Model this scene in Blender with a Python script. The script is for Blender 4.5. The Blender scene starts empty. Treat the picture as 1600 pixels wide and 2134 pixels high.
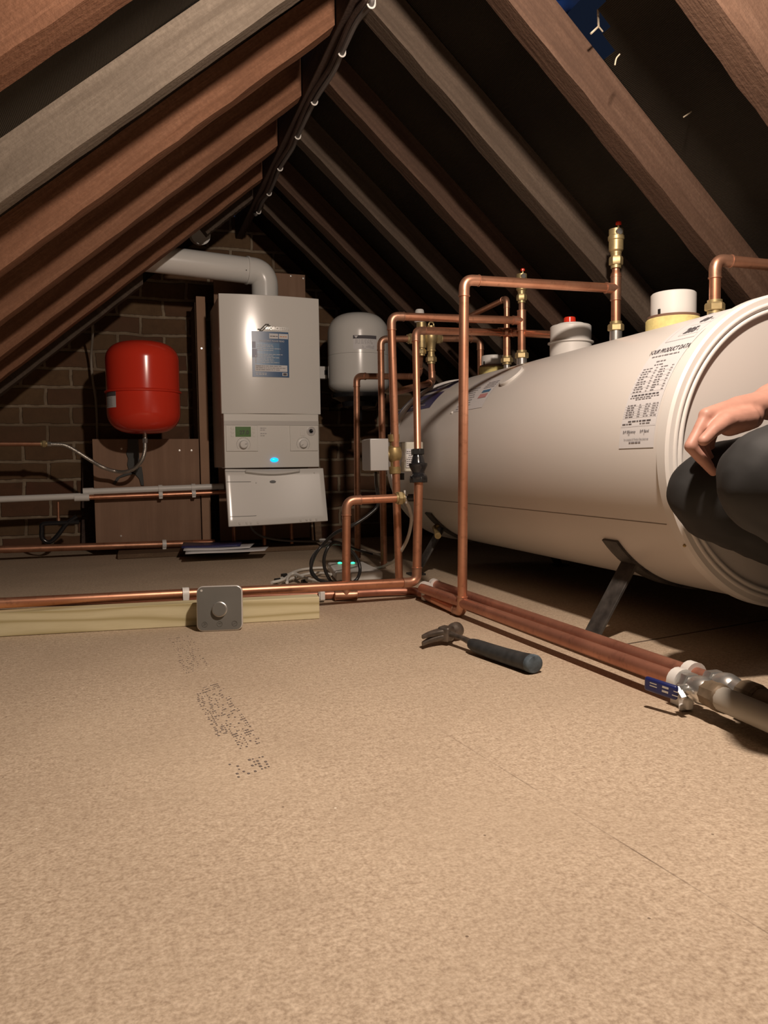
import bpy, bmesh, math, random
from mathutils import Vector, Matrix, Euler
random.seed(7)
V = Vector
sc = bpy.context.scene
COL = sc.collection
PI = math.pi
def rad(a): return math.radians(a)

# ------------------------------------------------------------------ camera model
F, CX, CY, H = 1607.0, 800.0, 1067.0, 0.36
YAW, PIT, ROL = rad(18.45), rad(3.55), rad(.75)
fw = V((math.sin(YAW)*math.cos(PIT), math.cos(YAW)*math.cos(PIT), -math.sin(PIT)))
r0 = V((math.cos(YAW), -math.sin(YAW), 0)); u0 = r0.cross(fw)
rt = r0*math.cos(ROL)-u0*math.sin(ROL); up = u0*math.cos(ROL)+r0*math.sin(ROL)
CAM = V((0, 0, H))
def ray(x, y): return fw+rt*((x-CX)/F)+up*((CY-y)/F)
def at(x, y, Y): d = ray(x, y); return CAM+d*(Y/d.y)          # point on the plane of that depth
def atz(x, y, z=0.0): d = ray(x, y); return CAM+d*((z-H)/d.z)  # point on a level plane
cd = bpy.data.cameras.new('camera'); cam = bpy.data.objects.new('camera', cd); COL.objects.link(cam)
cd.sensor_fit = 'HORIZONTAL'; cd.sensor_width = 36; cd.lens = F/1600*36
cd.clip_start = .02
M3 = Matrix((rt, up, -fw)).transposed()
cam.matrix_world = Matrix.Translation(CAM) @ M3.to_4x4()
sc.camera = cam

# ------------------------------------------------------------------ materials
def new_mat(name):
    m = bpy.data.materials.new(name); m.use_nodes = True
    nt = m.node_tree; b = nt.nodes['Principled BSDF']
    return m, nt, b
def rgb(c): return (c[0], c[1], c[2], 1)
def plain(name, c, rough=.5, metal=0, spec=.5, emit=None, es=0, noise=0, nscale=40, bump=0, coat=0):
    m, nt, b = new_mat(name)
    b.inputs['Base Color'].default_value = rgb(c); b.inputs['Roughness'].default_value = rough
    b.inputs['Metallic'].default_value = metal; b.inputs['Specular IOR Level'].default_value = spec
    if coat: b.inputs['Coat Weight'].default_value = coat; b.inputs['Coat Roughness'].default_value = .08
    if emit: b.inputs['Emission Color'].default_value = rgb(emit); b.inputs['Emission Strength'].default_value = es
    if noise or bump:
        tc = nt.nodes.new('ShaderNodeTexCoord'); n = nt.nodes.new('ShaderNodeTexNoise')
        n.inputs['Scale'].default_value = nscale; n.inputs['Detail'].default_value = 6
        nt.links.new(tc.outputs['Object'], n.inputs['Vector'])
        if noise:
            cr = nt.nodes.new('ShaderNodeValToRGB')
            cr.color_ramp.elements[0].position = .3; cr.color_ramp.elements[1].position = .7
            cr.color_ramp.elements[0].color = rgb([k*(1-noise) for k in c]); cr.color_ramp.elements[1].color = rgb([min(1, k*(1+noise)) for k in c])
            nt.links.new(n.outputs['Fac'], cr.inputs['Fac']); nt.links.new(cr.outputs['Color'], b.inputs['Base Color'])
        if bump:
            bp = nt.nodes.new('ShaderNodeBump'); bp.inputs['Strength'].default_value = bump; bp.inputs['Distance'].default_value = .002
            nt.links.new(n.outputs['Fac'], bp.inputs['Height']); nt.links.new(bp.outputs['Normal'], b.inputs['Normal'])
    return m
def ramp(nt, fac, stops):
    cr = nt.nodes.new('ShaderNodeValToRGB'); e = cr.color_ramp.elements
    while len(e) < len(stops): e.new(.5)
    for el, (p, c) in zip(e, stops): el.position = p; el.color = rgb(c)
    nt.links.new(fac, cr.inputs['Fac']); return cr.outputs['Color']
def mixc(nt, fac, a, b, mode='MIX'):
    mx = nt.nodes.new('ShaderNodeMix'); mx.data_type = 'RGBA'; mx.blend_type = mode
    if isinstance(fac, (int, float)): mx.inputs['Factor'].default_value = fac
    else: nt.links.new(fac, mx.inputs['Factor'])
    for k, s in ((6, a), (7, b)):
        if isinstance(s, (tuple, list)): mx.inputs[k].default_value = rgb(s)
        else: nt.links.new(s, mx.inputs[k])
    return mx.outputs[2]
def mathn(nt, op, a, b=None, c=None):
    n = nt.nodes.new('ShaderNodeMath'); n.operation = op
    for i, s in enumerate((a, b, c)):
        if s is None: continue
        if isinstance(s, (int, float)): n.inputs[i].default_value = s
        else: nt.links.new(s, n.inputs[i])
    return n.outputs[0]
def texco(nt, scale=(1, 1, 1), rot=(0, 0, 0), loc=(0, 0, 0), src='Object'):
    tc = nt.nodes.new('ShaderNodeTexCoord'); mp = nt.nodes.new('ShaderNodeMapping')
    mp.inputs['Scale'].default_value = scale; mp.inputs['Rotation'].default_value = rot; mp.inputs['Location'].default_value = loc
    nt.links.new(tc.outputs[src], mp.inputs['Vector']); return mp.outputs['Vector']
def noise(nt, vec, scale, detail=5, rough=.5, dist=0):
    n = nt.nodes.new('ShaderNodeTexNoise'); n.inputs['Scale'].default_value = scale; n.inputs['Detail'].default_value = detail
    n.inputs['Roughness'].default_value = rough; n.inputs['Distortion'].default_value = dist
    nt.links.new(vec, n.inputs['Vector']); return n.outputs['Fac']
def bump(nt, b, h, strength=.3, dist=.003):
    bp = nt.nodes.new('ShaderNodeBump'); bp.inputs['Strength'].default_value = strength; bp.inputs['Distance'].default_value = dist
    nt.links.new(h, bp.inputs['Height']); nt.links.new(bp.outputs['Normal'], b.inputs['Normal'])

def wood(name, dark, mid, light, rot=(0, 0, 0), along=0, rough=.8, fine=1.0, speck=1.0):
    """grain runs along the local axis `along` after rotation"""
    m, nt, b = new_mat(name)
    s = [14, 14, 14]; s[along] = .9
    # rotate first so that the grain axis is the beam's axis
    v0 = texco(nt, (1, 1, 1), rot)
    mp = nt.nodes.new('ShaderNodeMapping'); mp.inputs['Scale'].default_value = s; nt.links.new(v0, mp.inputs['Vector'])
    v = mp.outputs['Vector']
    g = noise(nt, v, 2.2*fine, 8, .62, .6); st = noise(nt, v, 9*fine, 5, .65); blot = noise(nt, v0, 5, 5, .6); sp = noise(nt, v0, 150, 3, .6)
    c = ramp(nt, g, [(.25, dark), (.5, mid), (.78, light)])
    c = mixc(nt, mathn(nt, 'MULTIPLY', ramp(nt, st, [(.4, (1, 1, 1)), (.6, (0, 0, 0))]), .3), c, dark)
    c = mixc(nt, mathn(nt, 'MULTIPLY', ramp(nt, sp, [(.42, (1, 1, 1)), (.58, (0, 0, 0))]), .3*speck), c, dark)
    c = mixc(nt, ramp(nt, blot, [(.42, (0, 0, 0)), (.72, (.6, .6, .6))]), c, [k*.75 for k in mid])
    nt.links.new(c, b.inputs['Base Color']); b.inputs['Roughness'].default_value = rough; b.inputs['Specular IOR Level'].default_value = .25
    bump(nt, b, mathn(nt, 'ADD', g, mathn(nt, 'ADD', st, mathn(nt, 'MULTIPLY', sp, .6*speck))), .5, .003)
    return m

def copper(name, c, tarn, rough=.34, metal=.85):
    m, nt, b = new_mat(name)
    v = texco(nt); n1 = noise(nt, v, 9, 5, .6); n2 = noise(nt, v, 60, 4, .6)
    col = ramp(nt, n1, [(.35, tarn), (.6, c)])
    col = mixc(nt, ramp(nt, n2, [(.56, (0, 0, 0)), (.7, (.45, .45, .45))]), col, [k*.6 for k in tarn])
    nt.links.new(col, b.inputs['Base Color']); b.inputs['Metallic'].default_value = metal
    rr = nt.nodes.new('ShaderNodeMapRange'); nt.links.new(n1, rr.inputs['Value'])
    rr.inputs['To Min'].default_value = rough+.12; rr.inputs['To Max'].default_value = rough-.05
    nt.links.new(rr.outputs[0], b.inputs['Roughness'])
    return m

RS, LS = .90, .835      # slopes of the right and left roof planes
aR, aL = math.atan(RS), math.atan(LS)
M = {}
M['raft_r'] = wood('rafter_brown', (.062, .033, .021), (.125, .07, .045), (.185, .112, .076), (0, -aR, 0), 0)
M['raft_rg'] = wood('rafter_grey_brown', (.05, .035, .025), (.098, .07, .051), (.14, .106, .08), (0, -aR, 0), 0)
M['raft_l'] = wood('rafter_red_brown', (0.105, 0.046, 0.024), (0.225, 0.105, 0.058), (0.32, 0.165, 0.1), (0, aL, 0), 0)
M['raft_lg'] = wood('rafter_grey', (.1, .075, .055), (.19, .152, .117), (.26, .212, .165), (0, aL, 0), 0)
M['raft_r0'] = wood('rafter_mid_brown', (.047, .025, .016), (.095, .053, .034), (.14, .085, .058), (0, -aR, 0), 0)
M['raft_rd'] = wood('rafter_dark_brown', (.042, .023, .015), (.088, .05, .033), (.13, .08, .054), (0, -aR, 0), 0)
M['ridge'] = wood('ridge_timber', (.04, .025, .02), (.09, .06, .05), (.14, .1, .08), (0, 0, 0), 1)
m, nt, b = new_mat('treated_softwood'); M['treated'] = m
v = texco(nt, (1.3, 9, 9)); wv = nt.nodes.new('ShaderNodeTexWave'); wv.bands_direction = 'Z'
wv.inputs['Scale'].default_value = 1.5; wv.inputs['Distortion'].default_value = 9; wv.inputs['Detail'].default_value = 2; wv.inputs['Detail Scale'].default_value = .6
nt.links.new(v, wv.inputs['Vector']); n1 = noise(nt, v, 7, 5, .6)
c = ramp(nt, wv.outputs['Fac'], [(.0, (.50, .42, .22)), (.2, (.66, .58, .35)), (.7, (.75, .67, .43))])
c = mixc(nt, mathn(nt, 'MULTIPLY', ramp(nt, n1, [(.4, (0, 0, 0)), (.7, (1, 1, 1))]), .3), c, (.58, .49, .28))
nt.links.new(c, b.inputs['Base Color']); b.inputs['Roughness'].default_value = .75; b.inputs['Specular IOR Level'].default_value = .25
M['plank'] = wood('old_plank', (.08, .05, .03), (.2, .13, .08), (.3, .2, .13), (0, 0, 0), 0)
M['mdf'] = wood('mdf_board', (.25, .15, .098), (.33, .205, .137), (.39, .25, .17), (0, 0, 0), 2, .8, .35, .1)
M['mdf2'] = plain('pale_mdf_board', (.4, .25, .165), .8, spec=.2, noise=.1, nscale=7)
M['copper'] = copper('copper', (.80, .40, .25), (.62, .28, .165))
M['copper_d'] = copper('tarnished_copper', (.56, .29, .18), (.36, .17, .1), .42, .75)
M['copper_r'] = copper('dull_red_copper', (.58, .27, .18), (.42, .18, .12), .42, .7)
M['solder'] = copper('soldered_copper', (.72, .37, .24), (.42, .25, .17), .38, .8)
M['brass'] = plain('brass', (.52, .41, .21), .44, .65, noise=.2, nscale=50)
M['brass_d'] = plain('dull_brass', (.42, .31, .14), .45, .65, noise=.25, nscale=60)
M['chrome'] = plain('chrome', (.72, .71, .68), .3, .85, noise=.1, nscale=40)
M['steel'] = plain('braided_steel', (.55, .52, .47), .35, .8, noise=.3, nscale=300, bump=.6)
M['white_enamel'] = plain('white_enamel', (.84, .82, .775), .17, 0, .5, noise=.015, nscale=4)
M['boiler_side'] = plain('boiler_side_steel', (.5, .47, .43), .4)
M['facia'] = plain('facia_plastic', (.81, .79, .74), .35)
M['facia_d'] = plain('facia_grey_strip', (.6, .58, .545), .35)
M['flap'] = plain('flap_gloss_plastic', (.83, .81, .77), .2, 0, .6)
M['tank'] = plain('tank_white_steel', (.80, .757, .71), .38, 0, .5, noise=.012, nscale=3)
M['tank_cap'] = plain('tank_plastic_cap', (.80, .77, .73), .4)
M['tank_end'] = plain('tank_end_shaded', (.46, .45, .445), .45)  # greyer than the shell, so the colour carries the grazing light
M['seam'] = plain('seam_line', (.26, .21, .165), .8)
M['vessel_white'] = plain('vessel_white_paint', (.80, .79, .755), .22, 0, .5)
M['red'] = plain('red_gloss_paint', (.78, .05, .024), .18, 0, .5)
M['black'] = plain('black_plastic', (.018, .018, .018), .4)
M['black_s'] = plain('black_gloss_plastic', (.02, .02, .022), .18, spec=.6)
M['bracket'] = plain('bracket_dark_grey', (.05, .052, .05), .6)
M['leg_steel'] = plain('painted_leg_steel', (.075, .068, .062), .55, .3, noise=.45, nscale=45)
M['white_p'] = plain('white_plastic', (.82, .805, .77), .35)
M['clip'] = plain('white_clip_plastic', (.82, .8, .76), .4)
M['flue'] = plain('white_flue_plastic', (.83, .82, .785), .25, spec=.55)
M['grey_box'] = plain('actuator_grey_steel', (.52, .52, .51), .4, .3)
M['cream'] = plain('cream_plastic', (.72, .70, .6), .45)
M['cable_w'] = plain('white_cable', (.76, .74, .68), .45)
M['cable_b'] = plain('black_cable', (.02, .02, .02), .35)
M['cable_g'] = plain('grey_cable', (.16, .145, .14), .6)
M['cable_p'] = plain('pale_old_cable', (.36, .31, .25), .6)
M['foam'] = plain('yellow_foam', (.80, .68, .28), .9, noise=.12, nscale=80, bump=.6)
M['gasket'] = plain('brown_gasket', (.2, .11, .07), .8)
M['paper'] = plain('paper', (.78, .77, .77), .7)
M['label_w'] = plain('white_label', (.78, .765, .77), .5)
M['ink'] = plain('dark_ink', (.12, .11, .12), .7)
M['ink2'] = plain('grey_ink', (.42, .40, .41), .7)
M['ink3'] = plain('fine_print_ink', (.27, .25, .26), .7)
M['blue_l'] = plain('blue_label', (.035, .11, .25), .3)
M['blue_m'] = plain('mid_blue_label', (.07, .2, .38), .3)
M['navy'] = plain('navy_label', (.04, .04, .13), .35)
M['purple'] = plain('indigo_label', (.055, .05, .17), .4)
M['red_ink'] = plain('red_ink', (.72, .14, .07), .5)
M['yellow_ink'] = plain('yellow_ink', (.8, .6, .08), .5)
M['orange_ink'] = plain('orange_ink', (.75, .3, .08), .5)
M['pink_ink'] = plain('pink_ink', (.62, .3, .3), .5)
M['lcd'] = plain('green_display', (.05, .12, .02), .3, emit=(.06, .16, .02), es=.12)
M['led_b'] = plain('blue_indicator', (.02, .3, .8), .3, emit=(.0, .36, 1), es=2.2)
M['led_g'] = plain('green_indicator', (.02, .6, .3), .3, emit=(.03, 1, .4), es=4)
M['rubber'] = plain('blue_black_rubber', (.034, .036, .037), .6, noise=.35, nscale=60, bump=.3)
M['rubber_b'] = plain('worn_blue_rubber', (.085, .115, .14), .65, noise=.45, nscale=70)
M['hammer'] = plain('worn_steel', (.15, .125, .105), .42, .6, noise=.45, nscale=50, bump=.4)
M['hive_face'] = plain('smoked_mirror', (.2, .195, .178), .3, .2, noise=.05, nscale=20)
M['hive_ring'] = plain('thermostat_bezel', (.72, .69, .65), .3, .3)
M['icon'] = plain('icon_grey', (.13, .125, .11), .5)
M['lever'] = plain('blue_lever_sleeve', (.014, .022, .13), .35)
M['hose_grey'] = plain('shaded_grey_white_pipe', (.40, .37, .32), .5)  # base colour darkened to carry the crouching person's shadow on the outlet
M['tape'] = plain('ptfe_brown_joint', (.19, .14, .09), .6, .2, noise=.3, nscale=50)
M['tarp'] = plain('blue_tarpaulin', (.02, .075, .33), .5)
M['skin'] = plain('skin', (.55, .285, .215), .5, noise=.08, nscale=45, bump=.12)
M['nail'] = plain('nail', (.8, .5, .4), .3)
M['hair'] = plain('dark_hair', (.05, .03, .02), .6)
M['trouser'] = plain('dark_trousers', (.019, .0185, .018), .72, noise=.25, nscale=12, bump=.3)
M['jumper'] = plain('dark_jumper', (.04, .045, .06), .85, noise=.2, nscale=30, bump=.4)
M['shoe'] = plain('dark_shoes', (.03, .025, .02), .6)
M['web'] = plain('cobweb', (.3, .28, .24), .9)
M['twig'] = plain('straw', (.45, .38, .28), .9)

# chipboard floor
m, nt, b = new_mat('chipboard'); M['floor'] = m
v = texco(nt)
n1 = noise(nt, v, 300, 2, .5); n2 = noise(nt, v, 110, 5, .65); n3 = noise(nt, v, 4.5, 5, .6, .4); n4 = noise(nt, v, 1.6, 4, .5)
c = ramp(nt, n1, [(.36, (.38, .28, .195)), (.5, (.57, .445, .32)), (.66, (.76, .62, .47))])
c2 = ramp(nt, n2, [(.36, (.38, .28, .195)), (.5, (.57, .445, .32)), (.66, (.74, .605, .455))])
c = mixc(nt, .5, c, c2)
c = mixc(nt, mathn(nt, 'MULTIPLY', ramp(nt, n3, [(.42, (0, 0, 0)), (.62, (1, 1, 1))]), .28), c, (.42, .32, .225))
c = mixc(nt, mathn(nt, 'MULTIPLY', ramp(nt, n4, [(.5, (0, 0, 0)), (.7, (1, 1, 1))]), .35), c, (.72, .58, .42))
vo = nt.nodes.new('ShaderNodeTexVoronoi'); vo.inputs['Scale'].default_value = 34; nt.links.new(v, vo.inputs['Vector'])
sp = mathn(nt, 'LESS_THAN', vo.outputs['Distance'], .05)
sep0 = nt.nodes.new('ShaderNodeSeparateColor'); nt.links.new(vo.outputs['Color'], sep0.inputs[0])
spd = mathn(nt, 'MULTIPLY', sp, mathn(nt, 'GREATER_THAN', sep0.outputs[0], .8)); spl = mathn(nt, 'MULTIPLY', sp, mathn(nt, 'LESS_THAN', sep0.outputs[1], .1))
c = mixc(nt, mathn(nt, 'MULTIPLY', spd, .75), c, (.12, .075, .045)); c = mixc(nt, spl, c, (.9, .8, .65))
sep = nt.nodes.new('ShaderNodeSeparateXYZ'); nt.links.new(v, sep.inputs[0])
def seam(p, q, w, k):
    d = (q-p).normalized(); nx, ny = -d.y, d.x; cc = nx*p.x+ny*p.y
    e = mathn(nt, 'ABSOLUTE', mathn(nt, 'SUBTRACT', mathn(nt, 'ADD', mathn(nt, 'MULTIPLY', sep.outputs[0], nx), mathn(nt, 'MULTIPLY', sep.outputs[1], ny)), cc))
    return mathn(nt, 'MULTIPLY', mathn(nt, 'LESS_THAN', e, w), k)
p1, p2 = atz(1140, 1660), atz(1600, 1945)
dd = (p2-p1).normalized(); nn = V((-dd.y, dd.x, 0))
gap = ramp(nt, noise(nt, v, 5, 3), [(.38, (.25, .25, .25)), (.56, (1, 1, 1))])
for off, k in ((0, .85), (.6, .4), (-.6, .6), (1.2, .4)):
    mr = nt.nodes.new('ShaderNodeMapRange'); nt.links.new(sep.outputs[1], mr.inputs['Value'])
    for q_, v_ in zip(('From Min', 'From Max', 'To Min', 'To Max'), (.62, .95, 1.0, .18)): mr.inputs[q_].default_value = v_
    c = mixc(nt, mathn(nt, 'MULTIPLY', mathn(nt, 'MULTIPLY', seam(p1+nn*off, p2+nn*off, .0009, k), gap), mr.outputs[0]), c, (.1, .06, .035))
q1, q2 = atz(1290, 1345), atz(1600, 1291)
c = mixc(nt, mathn(nt, 'MULTIPLY', seam(q1, q2, .003, .9), mathn(nt, 'GREATER_THAN', sep.outputs[0], .9)), c, (.05, .03, .02))
nt.links.new(c, b.inputs['Base Color']); b.inputs['Roughness'].default_value = .72; b.inputs['Specular IOR Level'].default_value = .3
bump(nt, b, mathn(nt, 'ADD', n1, n2), .12, .001)

# brickwork
m, nt, b = new_mat('brickwork'); M['brick'] = m
tc = nt.nodes.new('ShaderNodeTexCoord'); sp_ = nt.nodes.new('ShaderNodeSeparateXYZ'); nt.links.new(tc.outputs['Object'], sp_.inputs[0])
wob = noise(nt, tc.outputs['Object'], 7, 4, .6)
cb = nt.nodes.new('ShaderNodeCombineXYZ')
nt.links.new(mathn(nt, 'ADD', sp_.outputs[0], mathn(nt, 'MULTIPLY', wob, .03)), cb.inputs[0])
nt.links.new(mathn(nt, 'ADD', sp_.outputs[2], mathn(nt, 'MULTIPLY', wob, .022)), cb.inputs[1])
br = nt.nodes.new('ShaderNodeTexBrick'); nt.links.new(cb.outputs[0], br.inputs['Vector'])
br.inputs['Scale'].default_value = 1; br.inputs['Brick Width'].default_value = .2; br.inputs['Row Height'].default_value = .08
br.inputs['Mortar Size'].default_value = .008; br.inputs['Mortar Smooth'].default_value = .35; br.inputs['Bias'].default_value = 0
br.inputs['Color1'].default_value = rgb((.135, .062, .04)); br.inputs['Color2'].default_value = rgb((.18, .115, .062)); br.inputs['Mortar'].default_value = rgb((.36, .285, .2))
n1 = noise(nt, tc.outputs['Object'], 28, 6, .65); n2 = noise(nt, tc.outputs['Object'], 3, 3)
c = mixc(nt, ramp(nt, n1, [(.35, (.0, .0, .0)), (.75, (.55, .55, .55))]), br.outputs['Color'], (.09, .055, .035))
c = mixc(nt, ramp(nt, n2, [(.45, (0, 0, 0)), (.65, (.6, .6, .6))]), c, (.13, .085, .05), 'MIX')
nt.links.new(c, b.inputs['Base Color']); b.inputs['Roughness'].default_value = .95; b.inputs['Specular IOR Level'].default_value = .1
bump(nt, b, mathn(nt, 'SUBTRACT', mathn(nt, 'MULTIPLY', n1, .4), br.outputs['Fac']), .8, .008)

# roofing felt
m, nt, b = new_mat('roofing_felt'); M['felt'] = m
v = texco(nt); wv = nt.nodes.new('ShaderNodeTexWave'); wv.inputs['Scale'].default_value = 130; wv.inputs['Distortion'].default_value = 1.2
wv.bands_direction = 'X'; nt.links.new(v, wv.inputs['Vector'])
n1 = noise(nt, v, 3, 4); n2 = noise(nt, v, 160, 3)
c = ramp(nt, n1, [(.35, (.020, .017, .013)), (.65, (.040, .034, .025))])
c = mixc(nt, mathn(nt, 'MULTIPLY', wv.outputs['Fac'], .35), c, (.016, .012, .009))
nt.links.new(c, b.inputs['Base Color']); b.inputs['Roughness'].default_value = .8; b.inputs['Specular IOR Level'].default_value = .15
bump(nt, b, mathn(nt, 'ADD', wv.outputs['Fac'], n2), .5, .002)

# ------------------------------------------------------------------ mesh builder
WO = {}
def basis(d):
    d = V(d).normalized(); a = V((0, 0, 1)) if abs(d.z) < .9 else V((1, 0, 0))
    x = a.cross(d).normalized(); y = d.cross(x).normalized(); return x, y, d
class MB:
    def __init__(s): s.bm = bmesh.new()
    def quad(s, pts, f=None):
        vs = [s.bm.verts.new(p) for p in pts]; s.bm.faces.new(vs); return s
    def box(s, c, size, R=None):
        hx, hy, hz = [k/2 for k in size]
        P = [V((x, y, z)) for x in (-hx, hx) for y in (-hy, hy) for z in (-hz, hz)]
        if R is not None: P = [R @ p for p in P]
        vs = [s.bm.verts.new(V(c)+p) for p in P]
        for f in ((0, 1, 3, 2), (4, 6, 7, 5), (0, 4, 5, 1), (2, 3, 7, 6), (0, 2, 6, 4), (1, 5, 7, 3)): s.bm.faces.new([vs[i] for i in f])
        return s
    def bar(s, a, b, w, h, side):
        """box from a to b, w across `side`, h across the third direction"""
        a, b = V(a), V(b); d = (b-a); L = d.length; d.normalize(); sd = V(side); sd = (sd-d*sd.dot(d)).normalized(); t = d.cross(sd)
        return s.box((a+b)/2, (L, w, h), Matrix((d, sd, t)).transposed())
    def prism(s, poly, n):
        n = V(n); k = len(poly); A = [s.bm.verts.new(V(p)) for p in poly]; B = [s.bm.verts.new(V(p)+n) for p in poly]
        s.bm.faces.new(A[::-1]); s.bm.faces.new(B)
        for i in range(k): s.bm.faces.new((A[i], A[(i+1) % k], B[(i+1) % k], B[i]))
        return s
    def tube(s, pts, r, seg=16, caps=True):
        pts = [V(p) for p in pts]; n = len(pts); rs = r if isinstance(r, (list, tuple)) else [r]*n
        T = [(pts[min(i+1, n-1)]-pts[max(i-1, 0)]).normalized() for i in range(n)]
        x, y, _ = basis(T[0]); rings = []
        for i in range(n):
            if i:
                q = T[i-1].rotation_difference(T[i]); x = q @ x; y = q @ y
            rings.append([s.bm.verts.new(pts[i]+(x*math.cos(2*PI*k/seg)+y*math.sin(2*PI*k/seg))*rs[i]) for k in range(seg)])
        for i in range(n-1):
            for k in range(seg): s.bm.faces.new((rings[i][k], rings[i][(k+1) % seg], rings[i+1][(k+1) % seg], rings[i+1][k]))
        if caps: s.bm.faces.new(rings[0][::-1]); s.bm.faces.new(rings[-1])
        return s
    def lathe(s, o, d, prof, seg=32, ph=0):
        """prof = [(radius, height along d)]"""
        x, y, d = basis(d); o = V(o); rings = []
        for r, h in prof:
            if r < 1e-6: rings.append([s.bm.verts.new(o+d*h)])
            else: rings.append([s.bm.verts.new(o+d*h+(x*math.cos(ph+2*PI*k/seg)+y*math.sin(ph+2*PI*k/seg))*r) for k in range(seg)])
        for a, b in zip(rings[:-1], rings[1:]):
            for k in range(seg):
                k2 = (k+1) % seg
                if len(a) == 1 and len(b) == 1: continue
                if len(a) == 1: s.bm.faces.new((a[0], b[k2], b[k]))
                elif len(b) == 1: s.bm.faces.new((a[k], a[k2], b[0]))
                else: s.bm.faces.new((a[k], a[k2], b[k2], b[k]))
        if len(rings[0]) > 1: s.bm.faces.new(rings[0][::-1])
        if len(rings[-1]) > 1: s.bm.faces.new(rings[-1])
        return s
    def cyl(s, a, b, r, seg=24, r2=None):
        a, b = V(a), V(b); return s.lathe(a, b-a, [(r, 0), (r if r2 is None else r2, (b-a).length)], seg)
    def hexnut(s, a, b, r): return s.cyl(a, b, r, 6)
    def ball(s, c, r, seg=16, sc_=(1, 1, 1)):
        g = bmesh.ops.create_uvsphere(s.bm, u_segments=seg, v_segments=max(6, seg//2), radius=r)
        for v in g['verts']: v.co = V((v.co.x*sc_[0], v.co.y*sc_[1], v.co.z*sc_[2]))+V(c)
        return s
    def patch(s, f, u0, u1, v0, v1, nu=1, nv=1):
        g = [[s.bm.verts.new(f(u0+(u1-u0)*i/nu, v0+(v1-v0)*j/nv)) for j in range(nv+1)] for i in range(nu+1)]
        for i in range(nu):
            for j in range(nv): s.bm.faces.new((g[i][j], g[i+1][j], g[i+1][j+1], g[i][j+1]))
        return s
    def text(s, f, txt, size, u, v, align='LEFT', sx=1.0, bold=0.0):
        cu = bpy.data.curves.new('tmp', 'FONT'); cu.body = txt; cu.size = size; cu.align_x = align; cu.resolution_u = 3; cu.offset = bold
        ob = bpy.data.objects.new('tmp', cu); COL.objects.link(ob)
        dg = bpy.context.evaluated_depsgraph_get(); dg.update()
        me = ob.evaluated_get(dg).to_mesh()
        vs = [s.bm.verts.new(f(u+p.co.x*sx, v+p.co.y)) for p in me.vertices]
        for p in me.polygons:
            try: s.bm.faces.new([vs[i] for i in p.vertices])
            except ValueError: pass
        bpy.data.objects.remove(ob, do_unlink=True); bpy.data.curves.remove(cu)
        return s
    def build(s, name, mat, parent=None, smooth=40, bevel=0, seg=2):
        bmesh.ops.recalc_face_normals(s.bm, faces=s.bm.faces)
        me = bpy.data.meshes.new(name)
        off = WO[parent] if parent else V((0, 0, 0))
        if parent:
            for v in s.bm.verts: v.co -= off
        s.bm.to_mesh(me); s.bm.free()
        me.materials.append(mat if not isinstance(mat, str) else M[mat])
        if smooth:
            for p in me.polygons: p.use_smooth = True
            me.set_sharp_from_angle(angle=rad(smooth))
        o = bpy.data.objects.new(name, me); COL.objects.link(o)
        if parent: o.parent = parent
        WO[o] = off.copy()
        if bevel:
            md = o.modifiers.new('bevel', 'BEVEL'); md.width = bevel; md.segments = seg; md.limit_method = 'ANGLE'; md.angle_limit = rad(35)
            md.harden_normals = False
        return o
def tag(o, label=None, cat=None, group=None, kind=None):
    if label: o['label'] = label
    if cat: o['category'] = cat
    if group: o['group'] = group
    if kind: o['kind'] = kind
    return o
def thing(name, loc, label, cat, group=None):
    o = bpy.data.objects.new(name, None); o.empty_display_size = .05; COL.objects.link(o); o.location = loc; WO[o] = V(loc)
    return tag(o, label, cat, group)
def recentre(o):
    """put a single-mesh thing's origin at its base"""
    me = o.data; zs = min(v.co.z for v in me.vertices); c = sum((v.co for v in me.vertices), V())/len(me.vertices); c.z = zs
    for v in me.vertices: v.co -= c
    o.location = c; WO[o] = c.copy(); return o
def bez(p, n=10):
    """Catmull-Rom through points"""
    p = [V(q) for q in p]; q = [p[0]*2-p[1]]+p+[p[-1]*2-p[-2]]; out = []
    for i in range(1, len(q)-2):
        for k in range(n):
            t = k/n; a, b, c, d = q[i-1], q[i], q[i+1], q[i+2]
            out.append(.5*((2*b)+(c-a)*t+(2*a-5*b+4*c-d)*t*t+(3*b-a-3*c+d)*t**3))
    out.append(p[-1]); return out

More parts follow.
